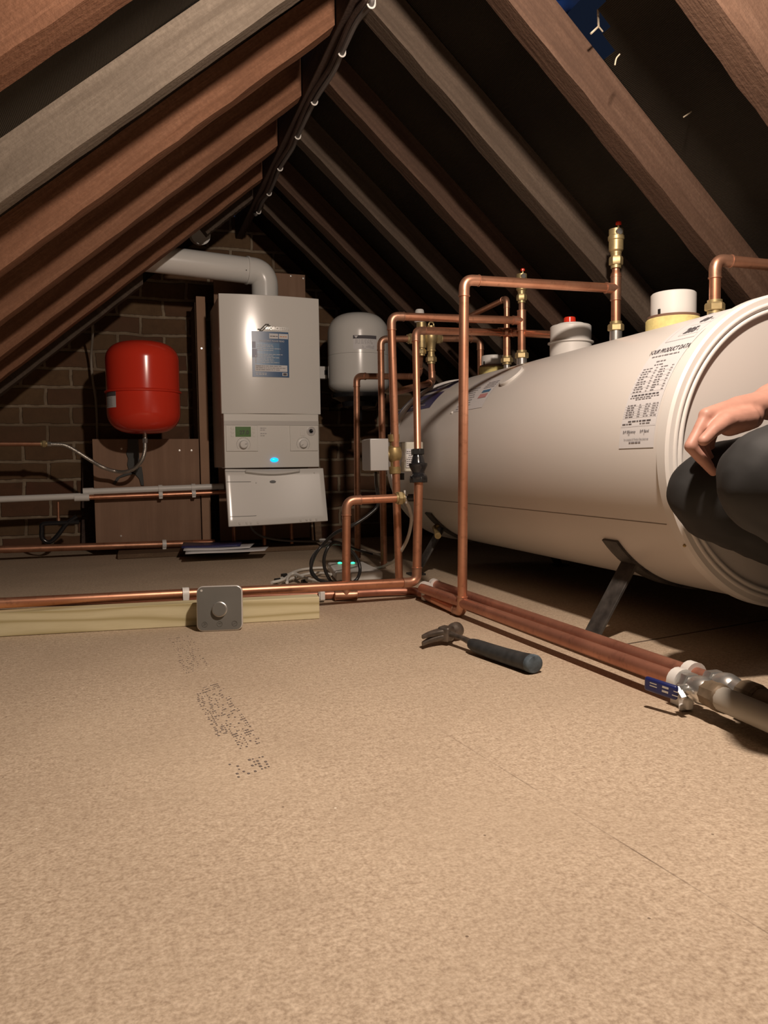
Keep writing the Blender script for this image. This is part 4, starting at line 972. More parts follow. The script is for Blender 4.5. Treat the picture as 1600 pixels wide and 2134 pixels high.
# dark solid strip shaped as the wide board's cast shadow on the brick
o = MB().bar(V((at(178, 960, 3.60).x, 3.61, .0)), V((at(178, 700, 3.60).x, 3.61, .40)), .06, .03, (1, 0, 0)).build('batten', 'ridge', None, 30, .001)
tag(recentre(o), 'dark strip modelled as the shadow of the wide board on the brick', 'batten')

# ------------------------------------------------------------------ white vessel
wyv = 3.22
a, b_ = at(680, 740, wyv), at(808, 740, wyv); rr = (b_.x-a.x)/2*.955; cx_ = (a.x+b_.x)/2+.004
ztop = at(744, 654, wyv).z; zbot = at(744, 824, wyv).z; zs = at(744, 743, wyv).z
wv_ = thing('expansion_vessel', (cx_, wyv, zbot-.06), 'white expansion vessel on the wall, right of the boiler', 'vessel')
MB().lathe((cx_, wyv, zs), (0, 0, 1), [(rr, 0)]+dome(rr, (ztop-zs)*.5, ztop-zs, 14, .62), 64).build('upper_shell', 'vessel_white', wv_, 60)
MB().lathe((cx_, wyv, zs-.0008), (0, 0, -1), [(rr, 0)]+dome(rr, (zs-zbot)*.7, zs-zbot, 14, .62), 64).build('lower_shell', 'vessel_white', wv_, 60)
MB().lathe((cx_, wyv, zbot-.06), (0, 0, 1), [(rr*.3, 0), (rr*.55, .01), (rr*.6, .03), (rr*.88, .048), (rr*.9, .064)], 40).lathe((cx_, wyv, zbot-.11), (0, 0, 1), [(.012, 0), (.012, .06)], 16).box((cx_, (wyv+3.625)/2, zbot-.03), (.06, 3.625-wyv, .02)).build('black_base', 'black_s', wv_, 40)
vl = lambda u, v, d=.0006: V((cx_+(rr+d)*math.sin(u), wyv-(rr+d)*math.cos(u), v))
zl1 = at(744, 709, wyv).z; zl0 = at(744, 737, wyv).z
l_ = MB().patch(lambda u, v: vl(u, v), rad(-26), rad(18), zl0, zl1, 10, 1).build('rating_label', 'label_w', wv_, 60)
MB().patch(lambda u, v: vl(u, v, .001), rad(-26), rad(18), zl1-.014, zl1, 10, 1).build('label_header', 'ink', l_, 60)
tri = MB(); tri.bm.faces.new([tri.bm.verts.new(vl(rad(q), z, .0014)) for q, z in ((-24, zl1-.002), (-17, zl1-.002), (-20.5, zl1-.012))]); tri.build('header_emblem', 'label_w', l_, 0)
mb = MB()
for k in range(4): dashes(mb, lambda u, v: vl(rad(-22)+u/rr, v, .001), zl1-.019-.005*k, .0, .075, .0016, .003, .012, .004)
for k in range(4): dashes(mb, lambda u, v: vl(rad(-10)+u/rr, v, .001), zl0+.004+.0035*k, .0, .055, .0012, .01, .03, .001)
mb.build('label_print', 'ink2', l_, 0)
o = thing('wall_socket', at(668, 778, 3.36), 'small white switch box between the boiler and the white vessel', 'switch')
a, b_ = at(664, 764, 3.36), at(676, 790, 3.36)
MB().box(((a.x+b_.x)/2, 3.37, (a.z+b_.z)/2), (abs(a.x-b_.x)+.02, .05, abs(a.z-b_.z))).build('box', 'white_p', o, 30, .002)
MB().box((b_.x+.002, 3.342, (a.z+b_.z)/2), (.012, .008, .02)).build('rocker', 'black', o, 30, .001)
# pipes and flex under the boiler
for x, y1, lab in ((487, 1122, 'left'), (550, 1120, 'middle'), (607, 1118, 'right')):
    p = at(x, 1085, 3.2); pipe_run('short copper tail below the boiler, %s of three' % lab, [V((p.x, 3.2, zbm+.06)), V((p.x, 3.2, .03))], .0078, 'copper_d')
o = MB().tube(bez([at(520, 1090, 3.15), at(528, 1106, 3.15), at(550, 1119, 3.15), at(590, 1126, 3.18), at(640, 1128, 3.2), at(690, 1128, 3.2)], 6), .0045, 8).build('flex', 'cable_g')
tag(recentre(o), 'grey flex sagging under the boiler', 'cable')

# ------------------------------------------------------------------ papers
for k, (x0, y0, x1, y1, x2_, y2_, x3_, y3_, mt, lab, h) in enumerate((
    (380, 1146, 546, 1134, 552, 1131, 400, 1128, 'navy', 'dark-covered booklet at the bottom of the papers by the boiler', .0),
    (386, 1154, 552, 1146, 560, 1138, 388, 1143, 'paper', 'white sheet at the front of the papers under the boiler', .012),
    (382, 1147, 520, 1141, 530, 1132, 388, 1134, 'paper', 'creased white leaflet in the middle of the papers', .018),
    (378, 1140, 500, 1136, 505, 1128, 382, 1130, 'navy', 'dark blue booklet on top of the papers', .024))):
    z0 = .027+h; P_ = [atz(x, y, z0) for x, y in ((x0, y0), (x1, y1), (x2_, y2_), (x3_, y3_))]
    m_ = MB().patch(lambda u, v: (P_[0].lerp(P_[1], u)).lerp(P_[3].lerp(P_[2], u), v)+V((0, 0, .0012*math.sin(u*5+k))), 0, 1, 0, 1, 14, 3)
    o = m_.build('leaflet', mt, None, 60); md = o.modifiers.new('s', 'SOLIDIFY'); md.thickness = .006 if mt == 'navy' else .003
    recentre(o); tag(o, lab, 'leaflet', 'papers under the boiler')

# ------------------------------------------------------------------ hub and cables on the floor
hub = thing('wireless_hub', atz(740, 1192, .0), 'flat white hub with two green lights behind the copper pipes', 'hub')
hP = [atz(678, 1182, .03), atz(700, 1203, .03), atz(800, 1192, .03), atz(770, 1172, .03)]
hP = [V((.66, 2.40, 0)), V((.70, 2.28, 0)), V((.80, 2.30, 0)), V((.78, 2.44, 0))]
P0 = atz(682, 1172, .03); P1 = atz(757, 1170, .03); P2 = atz(790, 1186, .03); P3 = atz(700, 1193, .03)
MB().prism([V((p.x, p.y, .002)) for p in (P3, P2, P1, P0)], (0, 0, .028)).build('housing', 'white_p', hub, 30, .006, 3)
for x, y in ((708, 1172.5), (735, 1172.5)):
    p = atz(x, y+.8, .0305); MB().lathe(p, (0, 0, 1), [(.007, 0), (.007, .001), (.004, .003), (0, .0035)], 16).build('green_light', 'led_g', hub, 40)
ad = thing('power_adapter', atz(765, 1212, .0), 'white square power adapter box next to the hub on the floor', 'adapter')
Q = [atz(732, 1213, .0), atz(799, 1211, .0)]
Q0 = atz(731, 1193, .028); Q1 = atz(798, 1190, .028); Q2 = atz(782, 1183, .028); Q3 = atz(726, 1186, .028)
MB().prism([V((p.x, p.y, .001)) for p in (Q0, Q1, Q2, Q3)], (0, 0, .026)).build('housing', 'white_p', ad, 30, .005, 3)
def cable(name, mat, pts, z, r_, lab, group=None):
    P_ = [atz(x, y, zz) for (x, y), zz in zip(pts, z)] if isinstance(z, (list, tuple)) else [atz(x, y, z) for x, y in pts]
    o = MB().tube(bez(P_, 8), r_, 10).build(name, mat); tag(recentre(o), lab, 'cable', group)
yl = 2.10
lp1 = [at(690, 1218, yl), at(700, 1215, yl), at(690, 1212, yl), at(678, 1190, yl), at(675, 1165, yl), at(684, 1140, yl), at(700, 1130, yl+.02), at(722, 1140, yl+.03), at(742, 1160, yl+.03), at(750, 1185, yl+.02), at(745, 1205, yl), at(735, 1214, yl)]
o = MB().tube(bez(lp1, 7), .0048, 10).build('black_cable', 'cable_b'); tag(recentre(o), 'black cable loop standing round the short copper pipe', 'cable')
o = MB().tube(bez([at(664, 1210, 2.13), at(650, 1190, 2.13), at(648, 1168, 2.15), at(660, 1148, 2.2), at(680, 1136, 2.25), at(710, 1134, 2.35), at(745, 1146, 2.45), at(775, 1155, 2.5)], 7), .004, 10).build('black_cable', 'cable_b'); tag(recentre(o), 'thin black cable arching left of the hub', 'cable')
wl_ = [([(575, 1212), (600, 1198), (625, 1188), (655, 1184), (680, 1183)], 'highest white cable of the tangle left of the hub'),
       ([(580, 1214), (610, 1205), (640, 1196), (665, 1194), (690, 1197)], 'white cable in the middle of the tangle left of the hub'),
       ([(566, 1214), (590, 1208), (612, 1194), (628, 1204), (650, 1211), (690, 1208)], 'white cable with a kink, front of the tangle by the copper pipe'),
       ([(598, 1214), (600, 1203), (612, 1196), (640, 1206), (668, 1213)], 'short white cable loop at the near end of the tangle')]
for k, (p_, lab) in enumerate(wl_): cable('white_cable', 'cable_w', p_, .007+.006*k, .0045, lab, 'white cables in a tangle by the hub')
for k, (x, y) in enumerate(((592, 1199), (578, 1209), (634, 1212))):
    p = atz(x, y, .014); o = MB().cyl(p-V((.008, .003, 0)), p+V((.008, .003, 0)), .0065, 12).build('cable_tie', 'black')
    tag(recentre(o), ['black band on the white cables, farthest back', 'black band at the left end of the white cables', 'black band on the white cables near the copper pipe'][k], 'cable tie')
o = MB().lathe(atz(672, 1128, .025), (0, 0, 1), [(.016, 0), (.018, .006), (.012, .012), (0, .013)], 20).build('plastic_disc', 'white_p', None, 40)
tag(recentre(o), 'small white plastic piece on the plank by the wall', 'plastic piece')
for p_, z_, lab in (([(752, 1146), (775, 1152), (800, 1160)], .02, 'loose white wire beyond the hub'),):
    cable('white_cable', 'cable_w', p_, z_, .004, lab)

# ------------------------------------------------------------------ floor pipes to the right
zz = .036
Ca, Cb = atz(880, 1226, zz), atz(1424, 1422, zz); Cp = [Ca, Ca.lerp(Cb, .33), Ca.lerp(Cb, .66), Cb]
Da, Db = atz(900, 1216, zz), atz(1478, 1417, zz); Dp = [Da, Da.lerp(Db, .33), Da.lerp(Db, .66), Db]
def strip(label, P, r_, mat):
    root = thing('copper_pipe', P[0], label, 'pipe', 'twin copper pipes along the floor')
    MB().tube(bez(P, 10), r_, 20).build('tube', mat, root)
    return root
cC = strip('dull copper floor pipe nearer the hammer, leading to the blue-levered valve', Cp, .0125, 'copper_r')
cD = strip('dull copper floor pipe nearer the cylinder legs', Dp, .0125, 'copper_r')
clip_ring(cC, atz(886, 1225, zz), Cp[1]-Cp[0], .0125, .012); clip_ring(cD, atz(906, 1219, zz), Dp[1]-Dp[0], .0125, .012)
clip_ring(cC, Cp[3]+(Cp[2]-Cp[3])*.02, Cp[1]-Cp[0], .0145, .012, 'clip')
clip_ring(cD, Dp[3]+(Dp[2]-Dp[3])*.1, Dp[1]-Dp[0], .0145, .012, 'clip')
# more joints at the corner
# ball valve with blue lever
dC = (atz(1600, 1497, zz)-Cp[3]).normalized()
bv = thing('ball_valve', Cp[3], 'nickel ball valve with blue lever at the end of the floor pipe', 'valve')
p = Cp[3]+dC*.004
def along(s): return p+dC*s
MB().lathe(along(0), dC, [(.0135, 0), (.0175, .001), (.0185, .004), (.0185, .016), (.016, .018)], 6).build('inlet_nut', 'chrome', bv, 30)
MB().lathe(along(.016), dC, [(.0145, 0), (.0145, .006), (.0185, .010), (.0205, .022), (.0185, .034), (.0155, .038), (.0155, .044)], 24).build('valve_body', 'chrome', bv, 35)
MB().lathe(along(.042), dC, [(.018, 0), (.0185, .003), (.0185, .022), (.0195, .024), (.0195, .036), (.0165, .04)], 10).build('outlet_nut', 'tape', bv, 30)
MB().lathe(along(.078), dC, [(.015, 0), (.0168, .002), (.0168, .5), (0, .5)], 24).build('outlet_pipe', 'hose_grey', bv, 35)
sd = V((dC.y, -dC.x, 0)); sd = sd if sd.x < 0 else -sd
st0 = along(.028)+sd*.018
MB().cyl(along(.028), st0+sd*.010, .008, 16).hexnut(st0+sd*.008, st0+sd*.014, .0085).build('stem', 'chrome', bv, 30)
lvA = st0+sd*.011+V((0, 0, .006)); A_ = at(1415, 1447, 0.9)
L0 = st0+sd*.011; L1 = L0-dC*.02+V((0, 0, .004))+sd*.006; 
tipc = atz(1344, 1428, .034); midc = atz(1412, 1448, .032)
L1 = V((midc.x, midc.y, .034)); L2 = V((tipc.x, tipc.y, .038))
MB().bar(L0+dC*.008, L1, .004, .020, sd).build('lever_plate', 'chrome', bv, 30, .001)
mb = MB(); mb.bar(L1-(L1-L2)*.0, L2, .008, .021, sd); lv = mb.build('blue_lever', 'lever', bv, 30, .004, 3)
dl_ = (L2-L1).normalized(); upz = V((0, 0, 1)); 
fx = lambda u, v: L2+(-dl_)*(.012+u)+sd*.0046+(upz-dl_*upz.dot(dl_)).normalized()*(v)
mb = MB(); dashes(mb, fx, .004, .0, .014, .0015); dashes(mb, fx, 0.0, .0, .014, .0015); dashes(mb, fx, .004, .02, .03, .003, .01, .012); dashes(mb, fx, -.002, .02, .03, .003, .01, .012)
dashes(mb, fx, .003, .038, .046, .0015); dashes(mb, fx, -.003, .036, .046, .0015); mb.build('lever_print', 'facia_d', lv, 0)
cp_ = atz(1428, 1464, .012); MB().bar(cp_-dC*.010, cp_+dC*.012, .012, .016, sd).bar(cp_-dC*.004+V((0, 0, -.006)), cp_+dC*.004+V((0, 0, -.006)), .02, .01, sd).build('white_clip', 'clip', bv, 30, .003)
bv2 = thing('ball_valve', Dp[3], 'second nickel ball valve behind the blue-levered one', 'valve')
p = Dp[3]
MB().lathe(along(0), dC, [(.0135, 0), (.0175, .001), (.0185, .004), (.0185, .016), (.016, .018)], 6).build('inlet_nut', 'chrome', bv2, 30)
MB().lathe(along(.016), dC, [(.0145, 0), (.0145, .006), (.0185, .010), (.0205, .022), (.0185, .034), (.0155, .038), (.0155, .06)], 24).build('valve_body', 'chrome', bv2, 35)
MB().lathe(along(.07), dC, [(.018, 0), (.0205, .003), (.0205, .03), (.018, .034)], 10).build('outlet_nut', 'tape', bv2, 30)
MB().lathe(along(.1), dC, [(.015, 0), (.0168, .002), (.0168, .5), (0, .5)], 24).build('outlet_pipe', 'tape', bv2, 35)

# far-left corner joints of the twin pipes under the risers
# ------------------------------------------------------------------ timber, clips, thermostat
tA, tB = atz(-40, 1330), atz(666, 1290)
dT = (tB-tA).normalized(); nT = V((-dT.y, dT.x, 0)); hT = .052
o = MB().prism([V((tA.x, tA.y, .0004)), V((tB.x, tB.y, .0004)), V((tB.x+nT.x*.045, tB.y+nT.y*.045, .0004)), V((tA.x+nT.x*.045, tA.y+nT.y*.045, .0004))], (0, 0, hT)).build('timber_batten', 'treated', None, 30, .0015)
tag(recentre(o), 'pale greenish new timber batten lying under the long copper pipe', 'timber')
def cclip(px, lab):
    c = aL_.lerp(a1, 0); t = (px+40)/(868+40); 
    # perspective-correct spot on the pipe: scan
    best = min((abs((px-CX)/F-((aL_.lerp(a1, k/400)-CAM).dot(rt)/(aL_.lerp(a1, k/400)-CAM).dot(fw))), k) for k in range(401))[1]
    c = aL_.lerp(a1, best/400); d = (a1-aL_).normalized()
    rt4 = thing('pipe_clip', (c.x, c.y, hT), lab, 'pipe clip', 'white clips on the long copper pipe')
    MB().tube([c-d*.0075, c+d*.0075], .0152, 20).build('clip_ring', 'clip', rt4, 40)
    MB().box((c.x, c.y-.008, c.z-.012), (.014, .014, .024)).box((c.x, c.y, (c.z+hT)/2-.008), (.014, .024, max(.006, c.z-hT+.016))).build('clip_base', 'clip', rt4, 30, .001)
cclip(386, 'white clip on the long copper pipe just left of the thermostat')
bq = atz(669, 1243, .014)
rt5 = thing('pipe_clip', (bq.x, bq.y, .0), 'white clip at the right-hand end of the timber batten', 'pipe clip', 'white clips on the long copper pipe')
MB().tube([bq-dT*.007, bq+dT*.007], .0142, 20).build('clip_ring', 'clip', rt5, 40)
MB().box(bq+V((0, -.012, .004)), (.013, .012, .022)).build('clip_base', 'clip', rt5, 30, .001)
hb0, hb1 = atz(413, 1317.5), atz(503, 1314); hw = (hb1-hb0).length; hd_ = (hb1-hb0).normalized(); hn = V((hd_.y, -hd_.x, 0))
hs = hw*1.065
hc = (hb0+hb1)/2
hv_ = thing('thermostat', hc, 'square mirrored heating thermostat with round dial leaning on the timber', 'thermostat')
tilt = rad(9); hup = (V((0, 0, 1))*math.cos(tilt)-hn*math.sin(tilt)).normalized(); hno = hd_.cross(hup); hno = hno if hno.y < 0 else -hno
def hq(u, v, d=0): return hc+hd_*u+hup*(v)+hno*d+V((0, 0, .001))
def rr_poly(w, h, r_, d, cu=0, cv__=0, n=6):
    out = []
    for sx_, sy_, a0 in ((1, 1, 0), (-1, 1, 90), (-1, -1, 180), (1, -1, 270)):
        for k in range(n+1):
            a = rad(a0+90*k/n); out.append(hq(cu+sx_*(w/2-r_)+r_*math.cos(a), cv__+sy_*(h/2-r_)+r_*math.sin(a), d))
    return out
MB().prism(rr_poly(hs, hs, .014, -.024, 0, hs/2), hno*.024).build('case', 'hive_ring', hv_, 30, .0025, 3)
MB().prism(rr_poly(hs*.955, hs*.955, .012, 0, 0, hs/2), hno*.0012).build('mirror_face', 'hive_face', hv_, 30)
kc = hq(0, hs*.475, .001); kd = MB().lathe(kc, hno, [(.0165, 0), (.0165, .002), (.0152, .0025), (.0152, .009), (.0142, .0105), (0, .0105)], 40).build('dial', 'chrome', hv_, 35)
MB().lathe(kc+hno*.0106, hno, [(0, 0), (.0138, 0), (.0138, .0004), (0, .0004)], 40).build('dial_face', 'hive_face', kd, 35)
for k, u in enumerate((-.325, 0, .325)):
    c = hq(hs*u, hs*.155, .0016)
    m_ = MB().tube([c+hd_*math.cos(a)*.0056+hup*math.sin(a)*.0056 for a in [2*PI*j/20 for j in range(21)]], .0006, 6, False)
    m_.bar(c-hd_*.003-hup*(.002 if k != 1 else -.001), c+hd_*.003+hup*(.002 if k == 2 else .001), .001, .0008, hno)
    if k != 2: m_.bar(c-hd_*.002+hup*.002, c+hd_*.002+hup*.002, .001, .0008, hno)
    m_.build('button_icon', 'icon', hv_)
c = hq(-hs*.39, hs*.9, .0014); MB().lathe(c, hno, [(0, 0), (.0026, 0), (.0026, .0004), (0, .0004)], 16).build('sensor_dot', 'facia_d', hv_)

# ------------------------------------------------------------------ hammer
zh = .017
hA, hB = atz(935, 1322, zh+.004), atz(1113, 1384, zh)
ham = thing('claw_hammer', V(((hA.x+hB.x)/2, (hA.y+hB.y)/2, 0)), 'claw hammer with dark rubber grip lying on the chipboard floor', 'hammer')
dh = (hB-hA).normalized(); Lh = (hB-hA).length; sh_ = V((-dh.y, dh.x, 0)); uz = V((0, 0, 1))
def sweep(rows, name, mat, parent=ham):
    """rows = (s along handle, half width sideways, half height, z)"""
    m_ = MB(); rings = []
    for s, a, b_, z in rows:
        c = hA+dh*s; c.z = z
        rings.append([m_.bm.verts.new(c+sh_*a*math.cos(t)+uz*b_*math.sin(t)) for t in [2*PI*k/20 for k in range(20)]])
    for A, B in zip(rings[:-1], rings[1:]):
        for k in range(20): m_.bm.faces.new((A[k], A[(k+1) % 20], B[(k+1) % 20], B[k]))
    m_.bm.faces.new(rings[0][::-1]); m_.bm.faces.new(rings[-1]); return m_.build(name, mat, parent, 50)
sweep([(-.015, .0075, .006, zh+.006), (.02, .0068, .0052, zh+.006), (.05, .006, .005, zh+.005), (.075, .0075, .0062, zh+.002), (.09, .008, .007, zh)], 'shaft', 'hammer')
g0_ = .072
sweep([(g0_, .007, .007, zh+.002), (g0_+.006, .0125, .0105, zh), (g0_+.02, .0155, .0125, zh-.001), (g0_+.07, .0165, .0135, zh-.002), (Lh*.7, .0168, .014, zh-.002), (Lh*.88, .0175, .0148, zh-.001), (Lh*.975, .0185, .0158, zh)], 'grip', 'rubber')
sweep([(Lh*.97, .0187, .016, zh), (Lh*.995, .0187, .016, zh), (Lh*1.01, .0165, .0145, zh), (Lh*1.015, .010, .009, zh), (Lh*1.016, .001, .001, zh)], 'grip_end', 'rubber_b')
# head: poll (far right) to claw (left)
poll = atz(958, 1310, .020); eye = atz(930, 1320, .022); clw = atz(880, 1335, .012)
dp = (poll-eye).normalized()
hm = MB().lathe(eye+dp*.006, poll-eye, [(.0125, 0), (.0115, .008), (.0098, .014), (.0105, .018), (.0140, .023), (.0158, .027), (.0162, .031), (.0162, .041), (.0148, .043), (0, .0435)], 24)
hm.build('poll', 'hammer', ham, 35)
dcl = (V((clw.x, clw.y, 0))-V((eye.x, eye.y, 0))).normalized(); ncl = V((-dcl.y, dcl.x, 0))
MB().bar(eye-dp*.016, eye+dp*.012, .025, .029, ncl).build('eye_block', 'hammer', ham, 30, .004, 3)
for s_i in (-1, 1):
    m_ = MB(); rings = []
    for t in [k/14 for k in range(15)]:
        # two tines of the claw, one above the other, curving towards the handle
        c = eye+dcl*(.004+.060*t)+dh*(.022*t*t)+uz*(s_i*(.0042+.0024*t)-.004*t)
        w = .0128*(1-t)+.0055*t; hh_ = .0078*(1-t)+.0036*t
        rings.append([m_.bm.verts.new(c+ncl*w*math.copysign(abs(math.cos(a))**.6, math.cos(a))+uz*hh_*math.copysign(abs(math.sin(a))**.6, math.sin(a))) for a in [2*PI*(k+.5)/12 for k in range(12)]])
    for A, B in zip(rings[:-1], rings[1:]):
        for k in range(12): m_.bm.faces.new((A[k], A[(k+1) % 12], B[(k+1) % 12], B[k]))
    m_.bm.faces.new(rings[0][::-1]); m_.bm.faces.new(rings[-1]); m_.build('claw', 'hammer', ham, 50)

# ------------------------------------------------------------------ ink stamp on the chipboard
st_ = MB()
def block(TL, TR, BR_, BL_, nu, nv, dens, size):
    for j in range(nv):
        for i in range(nu):
            if i % 6 == 5: continue
            if random.random() > dens: continue
            u, v = (i+.5)/nu, (j+.5)/nv
            x = (TL[0]*(1-u)+TR[0]*u)*(1-v)+(BL_[0]*(1-u)+BR_[0]*u)*v; y = (TL[1]*(1-u)+TR[1]*u)*(1-v)+(BL_[1]*(1-u)+BR_[1]*u)*v
            p = atz(x, y, .0004); s = size*random.uniform(.6, 1.15); st_.box(p, (s, s*1.5, .0004), Matrix.Rotation(.2, 3, 'Z'))
block((350, 1330), (398, 1323), (436, 1390), (386, 1405), 22, 20, .27, .0016)
block((404, 1446), (432, 1440), (478, 1532), (452, 1535), 10, 26, .42, .0019)
block((436, 1450), (466, 1432), (548, 1548), (500, 1562), 11, 28, .42, .002)
block((418, 1432), (456, 1422), (462, 1432), (424, 1446), 12, 3, .6, .0018)
block((474, 1590), (556, 1572), (572, 1596), (488, 1626), 12, 5, .55, .0027)
so = st_.build('printed_stamp', plain('faded_ink', (.2, .16, .14), .8), fl, 0); tag(so, 'faded dotted ink stamp on the chipboard')

# ------------------------------------------------------------------ person at the right edge
def capsule_mesh(mb, chain, seg=14):
    """union of tapered capsules along [(point, radius), ...]"""
    for (p, ra), (q, rb_) in zip(chain[:-1], chain[1:]):
        p, q = V(p), V(q); d = q-p
        if d.length < 1e-5: continue
        n = 6; pts = []; rs = []
        for k in range(n): a = PI/2*(1-k/n); pts.append(p-d.normalized()*ra*math.sin(a)); rs.append(max(1e-4, ra*math.cos(a)))
        for k in range(n+1): a = PI/2*k/n; pts.append(q+d.normalized()*rb_*math.sin(a)); rs.append(max(1e-4, rb_*math.cos(a)))
        x, y, dd_ = basis(d); rings = []
        for c, r_ in zip(pts, rs): rings.append([mb.bm.verts.new(c+(x*math.cos(2*PI*k/seg)+y*math.sin(2*PI*k/seg))*r_) for k in range(seg)])
        for A, B in zip(rings[:-1], rings[1:]):
            for k in range(seg): mb.bm.faces.new((A[k], A[(k+1) % seg], B[(k+1) % seg], B[k]))
        mb.bm.faces.new(rings[0][::-1]); mb.bm.faces.new(rings[-1])
def organic(mb, name, mat, parent, vox, it=6, disp=0, dscale=.08):
    o = mb.build(name, mat, parent, 0)
    md = o.modifiers.new('r', 'REMESH'); md.mode = 'VOXEL'; md.voxel_size = vox; md.use_smooth_shade = True
    md = o.modifiers.new('s', 'SMOOTH'); md.factor = .5; md.iterations = it
    if disp:
        tx = bpy.data.textures.new(name+'_folds', 'CLOUDS'); tx.noise_scale = dscale; tx.noise_depth = 1
        md = o.modifiers.new('d', 'DISPLACE'); md.texture = tx; md.strength = disp; md.mid_level = .5; md.texture_coords = 'LOCAL'
    return o
K1 = at(1487, 1030, .985); K2 = at(1607, 1003, .73)
Pel = V((1.26, .85, .40))
H1, H2 = Pel+V((.0, .08, 0)), Pel+V((.0, -.085, 0))
An1 = V((K1.x+.35, .965, .13)); An2 = V((K2.x+.37, .70, .13))
Nk = V((1.09, .80, .745)); Hd = V((1.03, .72, .85))
Sh1 = V((1.13, .93, .68)); Sh2 = V((1.1, .64, .66))
Wr = at(1606, 838, .955); El = V((1.245, .965, .545))
Wr2 = V((1.06, .69, .43)); El2 = V((1.25, .60, .44))
K2 = K2
hy = .95
def hp_(x, y, dy=0): return at(x, y, hy+dy)
body = MB()
capsule_mesh(body, [(Pel, .12), (Pel.lerp(Nk, .45), .115), (Pel.lerp(Nk, .8), .12), (Nk, .055), (Nk.lerp(Hd, .5), .052), (Hd, .07)])
capsule_mesh(body, [(Sh1, .05), (Nk, .06), (Sh2, .05)])
capsule_mesh(body, [(Hd+V((.02, .01, .02)), .088), (Hd+V((-.015, -.005, -.01)), .078), (Hd+V((-.05, -.012, -.06)), .045)])   # skull to jaw
capsule_mesh(body, [(Hd+V((-.088, -.015, -.0)), .012), (Hd+V((-.104, -.02, -.028)), .013)])                                  # nose
for s in (-1, 1):
    capsule_mesh(body, [(Hd+V((.005, s*.084, -.005)), .012), (Hd+V((.012, s*.086, .022)), .014)])                           # ears
    capsule_mesh(body, [(Hd+V((-.082, s*.03-.014, .016)), .012), (Hd+V((-.082, s*.012-.014, .016)), .011)])                 # brow
capsule_mesh(body, [(Hd+V((-.088, -.036, -.062)), .009), (Hd+V((-.088, .004, -.062)), .009)])                                # lips
capsule_mesh(body, [(Sh1, .048), (El, .04), (El.lerp(Wr, .35), .042), (Wr, .029)])
capsule_mesh(body, [(Sh2, .048), (El2, .04), (El2.lerp(Wr2, .35), .04), (Wr2, .027)])
capsule_mesh(body, [(H1, .085), (K1, .05), (An1, .035)]); capsule_mesh(body, [(H2, .085), (K2, .05), (An2, .035)])
capsule_mesh(body, [(An1, .035), (An1+V((-.1, 0, -.085)), .03)]); capsule_mesh(body, [(An2, .035), (An2+V((-.1, 0, -.085)), .03)])
# right hand resting on the far knee: back of hand, four fingers bent at the knuckle, thumb on the near side
mcp = [hp_(1472, 866, -.012), hp_(1482, 862, .008), hp_(1492, 860, .026), hp_(1502, 862, .042)]
wr_ = Wr
for i, m0 in enumerate(mcp):
    capsule_mesh(body, [(wr_+V((0, -.016+.012*i, .0)), .0215), (wr_.lerp(m0, .55)+V((0, 0, .001)), .0185), (m0, .0122)])
capsule_mesh(body, [(hp_(1560, 868, -.01), .022), (hp_(1520, 885, -.012), .018)])
pip = [hp_(1439, 930, -.016), hp_(1450, 930, .006), hp_(1462, 930, .022), hp_(1476, 928, .036)]
dip = [hp_(1462, 957, -.014), hp_(1470, 962, .002), hp_(1480, 962, .016), hp_(1490, 958, .03)]
tip = [hp_(1486, 984, -.010), hp_(1490, 990, .002), hp_(1496, 986, .014), hp_(1502, 980, .026)]
for a_, b1, c1, d1, rr_ in zip(mcp, pip, dip, tip, (.0096, .0100, .0096, .0085)):
    capsule_mesh(body, [(a_, rr_*1.12), (a_.lerp(b1, .5), rr_*.98), (b1, rr_*1.02), (c1, rr_*.88), (d1, rr_*.72)], 12)
capsule_mesh(body, [(hp_(1552, 872, -.018), .021), (hp_(1512, 878, -.03), .0145), (hp_(1488, 896, -.038), .0105), (hp_(1466, 918, -.042), .0086)], 12)
# left hand on the near thigh
ld = V((-.085, .0, -.012))
for i in range(4):
    q = Wr2+V((-.08, -.028+.019*i, .0)); capsule_mesh(body, [(Wr2+V((0, -.014+.01*i, 0)), .02), (q, .012)])
    capsule_mesh(body, [(q, .010), (q+V((-.038, -.002*i, -.006)), .009), (q+V((-.062, 0, -.022)), .0075)], 12)
capsule_mesh(body, [(Wr2+V((-.02, .02, 0)), .016), (Wr2+V((-.055, .055, -.004)), .011), (Wr2+V((-.082, .068, -.012)), .0085)], 12)
pers = organic(body, 'person', 'skin', None, .0028, 4)
tag(pers, 'person in dark trousers crouching at the right edge, hand on knee', 'person')
tb_ = MB()
capsule_mesh(tb_, [(H1, .105), (H1.lerp(K1, .5), .088), (K1+V((.03, 0, .012)), .072), (K1, .070)]); capsule_mesh(tb_, [(K1+V((.004, 0, -.006)), .0705), (K1.lerp(An1, .5)+V((0, 0, .012)), .064), (An1+V((.0, 0, .01)), .055)])
capsule_mesh(tb_, [(H2, .105), (H2.lerp(K2, .5), .088), (K2+V((.03, 0, .010)), .066), (K2, .064)]); capsule_mesh(tb_, [(K2+V((.004, 0, -.006)), .0645), (K2.lerp(An2, .5)+V((0, 0, .012)), .064), (An2+V((.0, 0, .01)), .055)])
capsule_mesh(tb_, [(H1, .12), (H2, .12)]); capsule_mesh(tb_, [(Pel+V((.02, 0, 0)), .125), (Pel.lerp(Nk, .15), .13)])
organic(tb_, 'trousers', 'trouser', pers, .006, 8, .012, .06)
jb = MB()
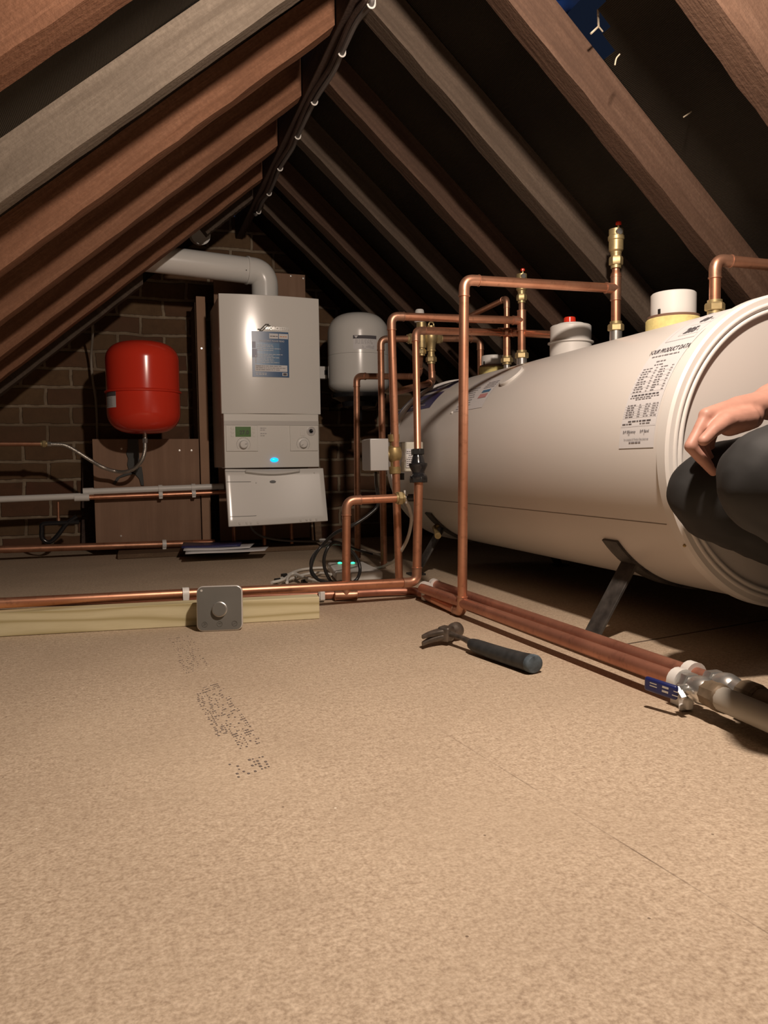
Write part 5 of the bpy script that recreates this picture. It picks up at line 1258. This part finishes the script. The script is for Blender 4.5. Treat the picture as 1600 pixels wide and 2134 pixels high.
capsule_mesh(jb, [(Pel.lerp(Nk, .08), .136), (Pel.lerp(Nk, .45), .130), (Pel.lerp(Nk, .82), .125)]); capsule_mesh(jb, [(Sh1, .066), (Nk+V((.02, 0, -.035)), .068), (Sh2, .066)])
capsule_mesh(jb, [(Sh1, .062), (El, .055), (El.lerp(Wr, .12), .054)]); capsule_mesh(jb, [(Sh2, .062), (El2, .055), (El2.lerp(Wr2, .25), .053)])
organic(jb, 'jumper', 'jumper', pers, .006, 8, .01, .06)
hb_ = MB(); capsule_mesh(hb_, [(Hd+V((.03, .012, .03)), .089), (Hd+V((.0, .004, .045)), .078)]); capsule_mesh(hb_, [(Hd+V((.06, .01, .0)), .062), (Hd+V((.07, .02, -.04)), .045)])
organic(hb_, 'hair', 'hair', pers, .005, 4, .008, .02)
for an in (An1, An2):
    sb_ = MB(); capsule_mesh(sb_, [(an+V((.03, 0, -.03)), .042), (an+V((-.06, 0, -.075)), .043), (an+V((-.13, 0, -.088)), .036)]); so = organic(sb_, 'shoe', 'shoe', pers, .006, 5)
ey = MB(); 
for s in (-1, 1): ey.ball(Hd+V((-.083, s*.03-.014, .0)), .0105, 12)
ey.build('eyes', 'clip', pers)
ir = MB()
for s in (-1, 1): ir.ball(Hd+V((-.0905, s*.03-.015, .0)), .0048, 10)
ir.build('irises', 'hair', pers)

# ------------------------------------------------------------------ light
def lamp(name, loc, e, col, r_):
    l = bpy.data.lights.new(name, 'POINT'); l.energy = e; l.color = col; l.shadow_soft_size = r_
    o = bpy.data.objects.new(name, l); COL.objects.link(o); o.location = loc; return o
lamp('work_lamp', (.53, .655, 1.24), 66, (1, .832, .70), .03)
w = bpy.data.worlds.new('world'); sc.world = w; w.use_nodes = True
w.node_tree.nodes['Background'].inputs[0].default_value = (.02, .03, .06, 1); w.node_tree.nodes['Background'].inputs[1].default_value = .3
vs = sc.view_settings; vs.view_transform = 'Standard'; vs.look = 'None'; vs.gamma = 1; vs.exposure = 0.0; vs.use_curve_mapping = False
sc.cycles.max_bounces = 8; sc.cycles.diffuse_bounces = 2
sc.cycles.use_denoising = True
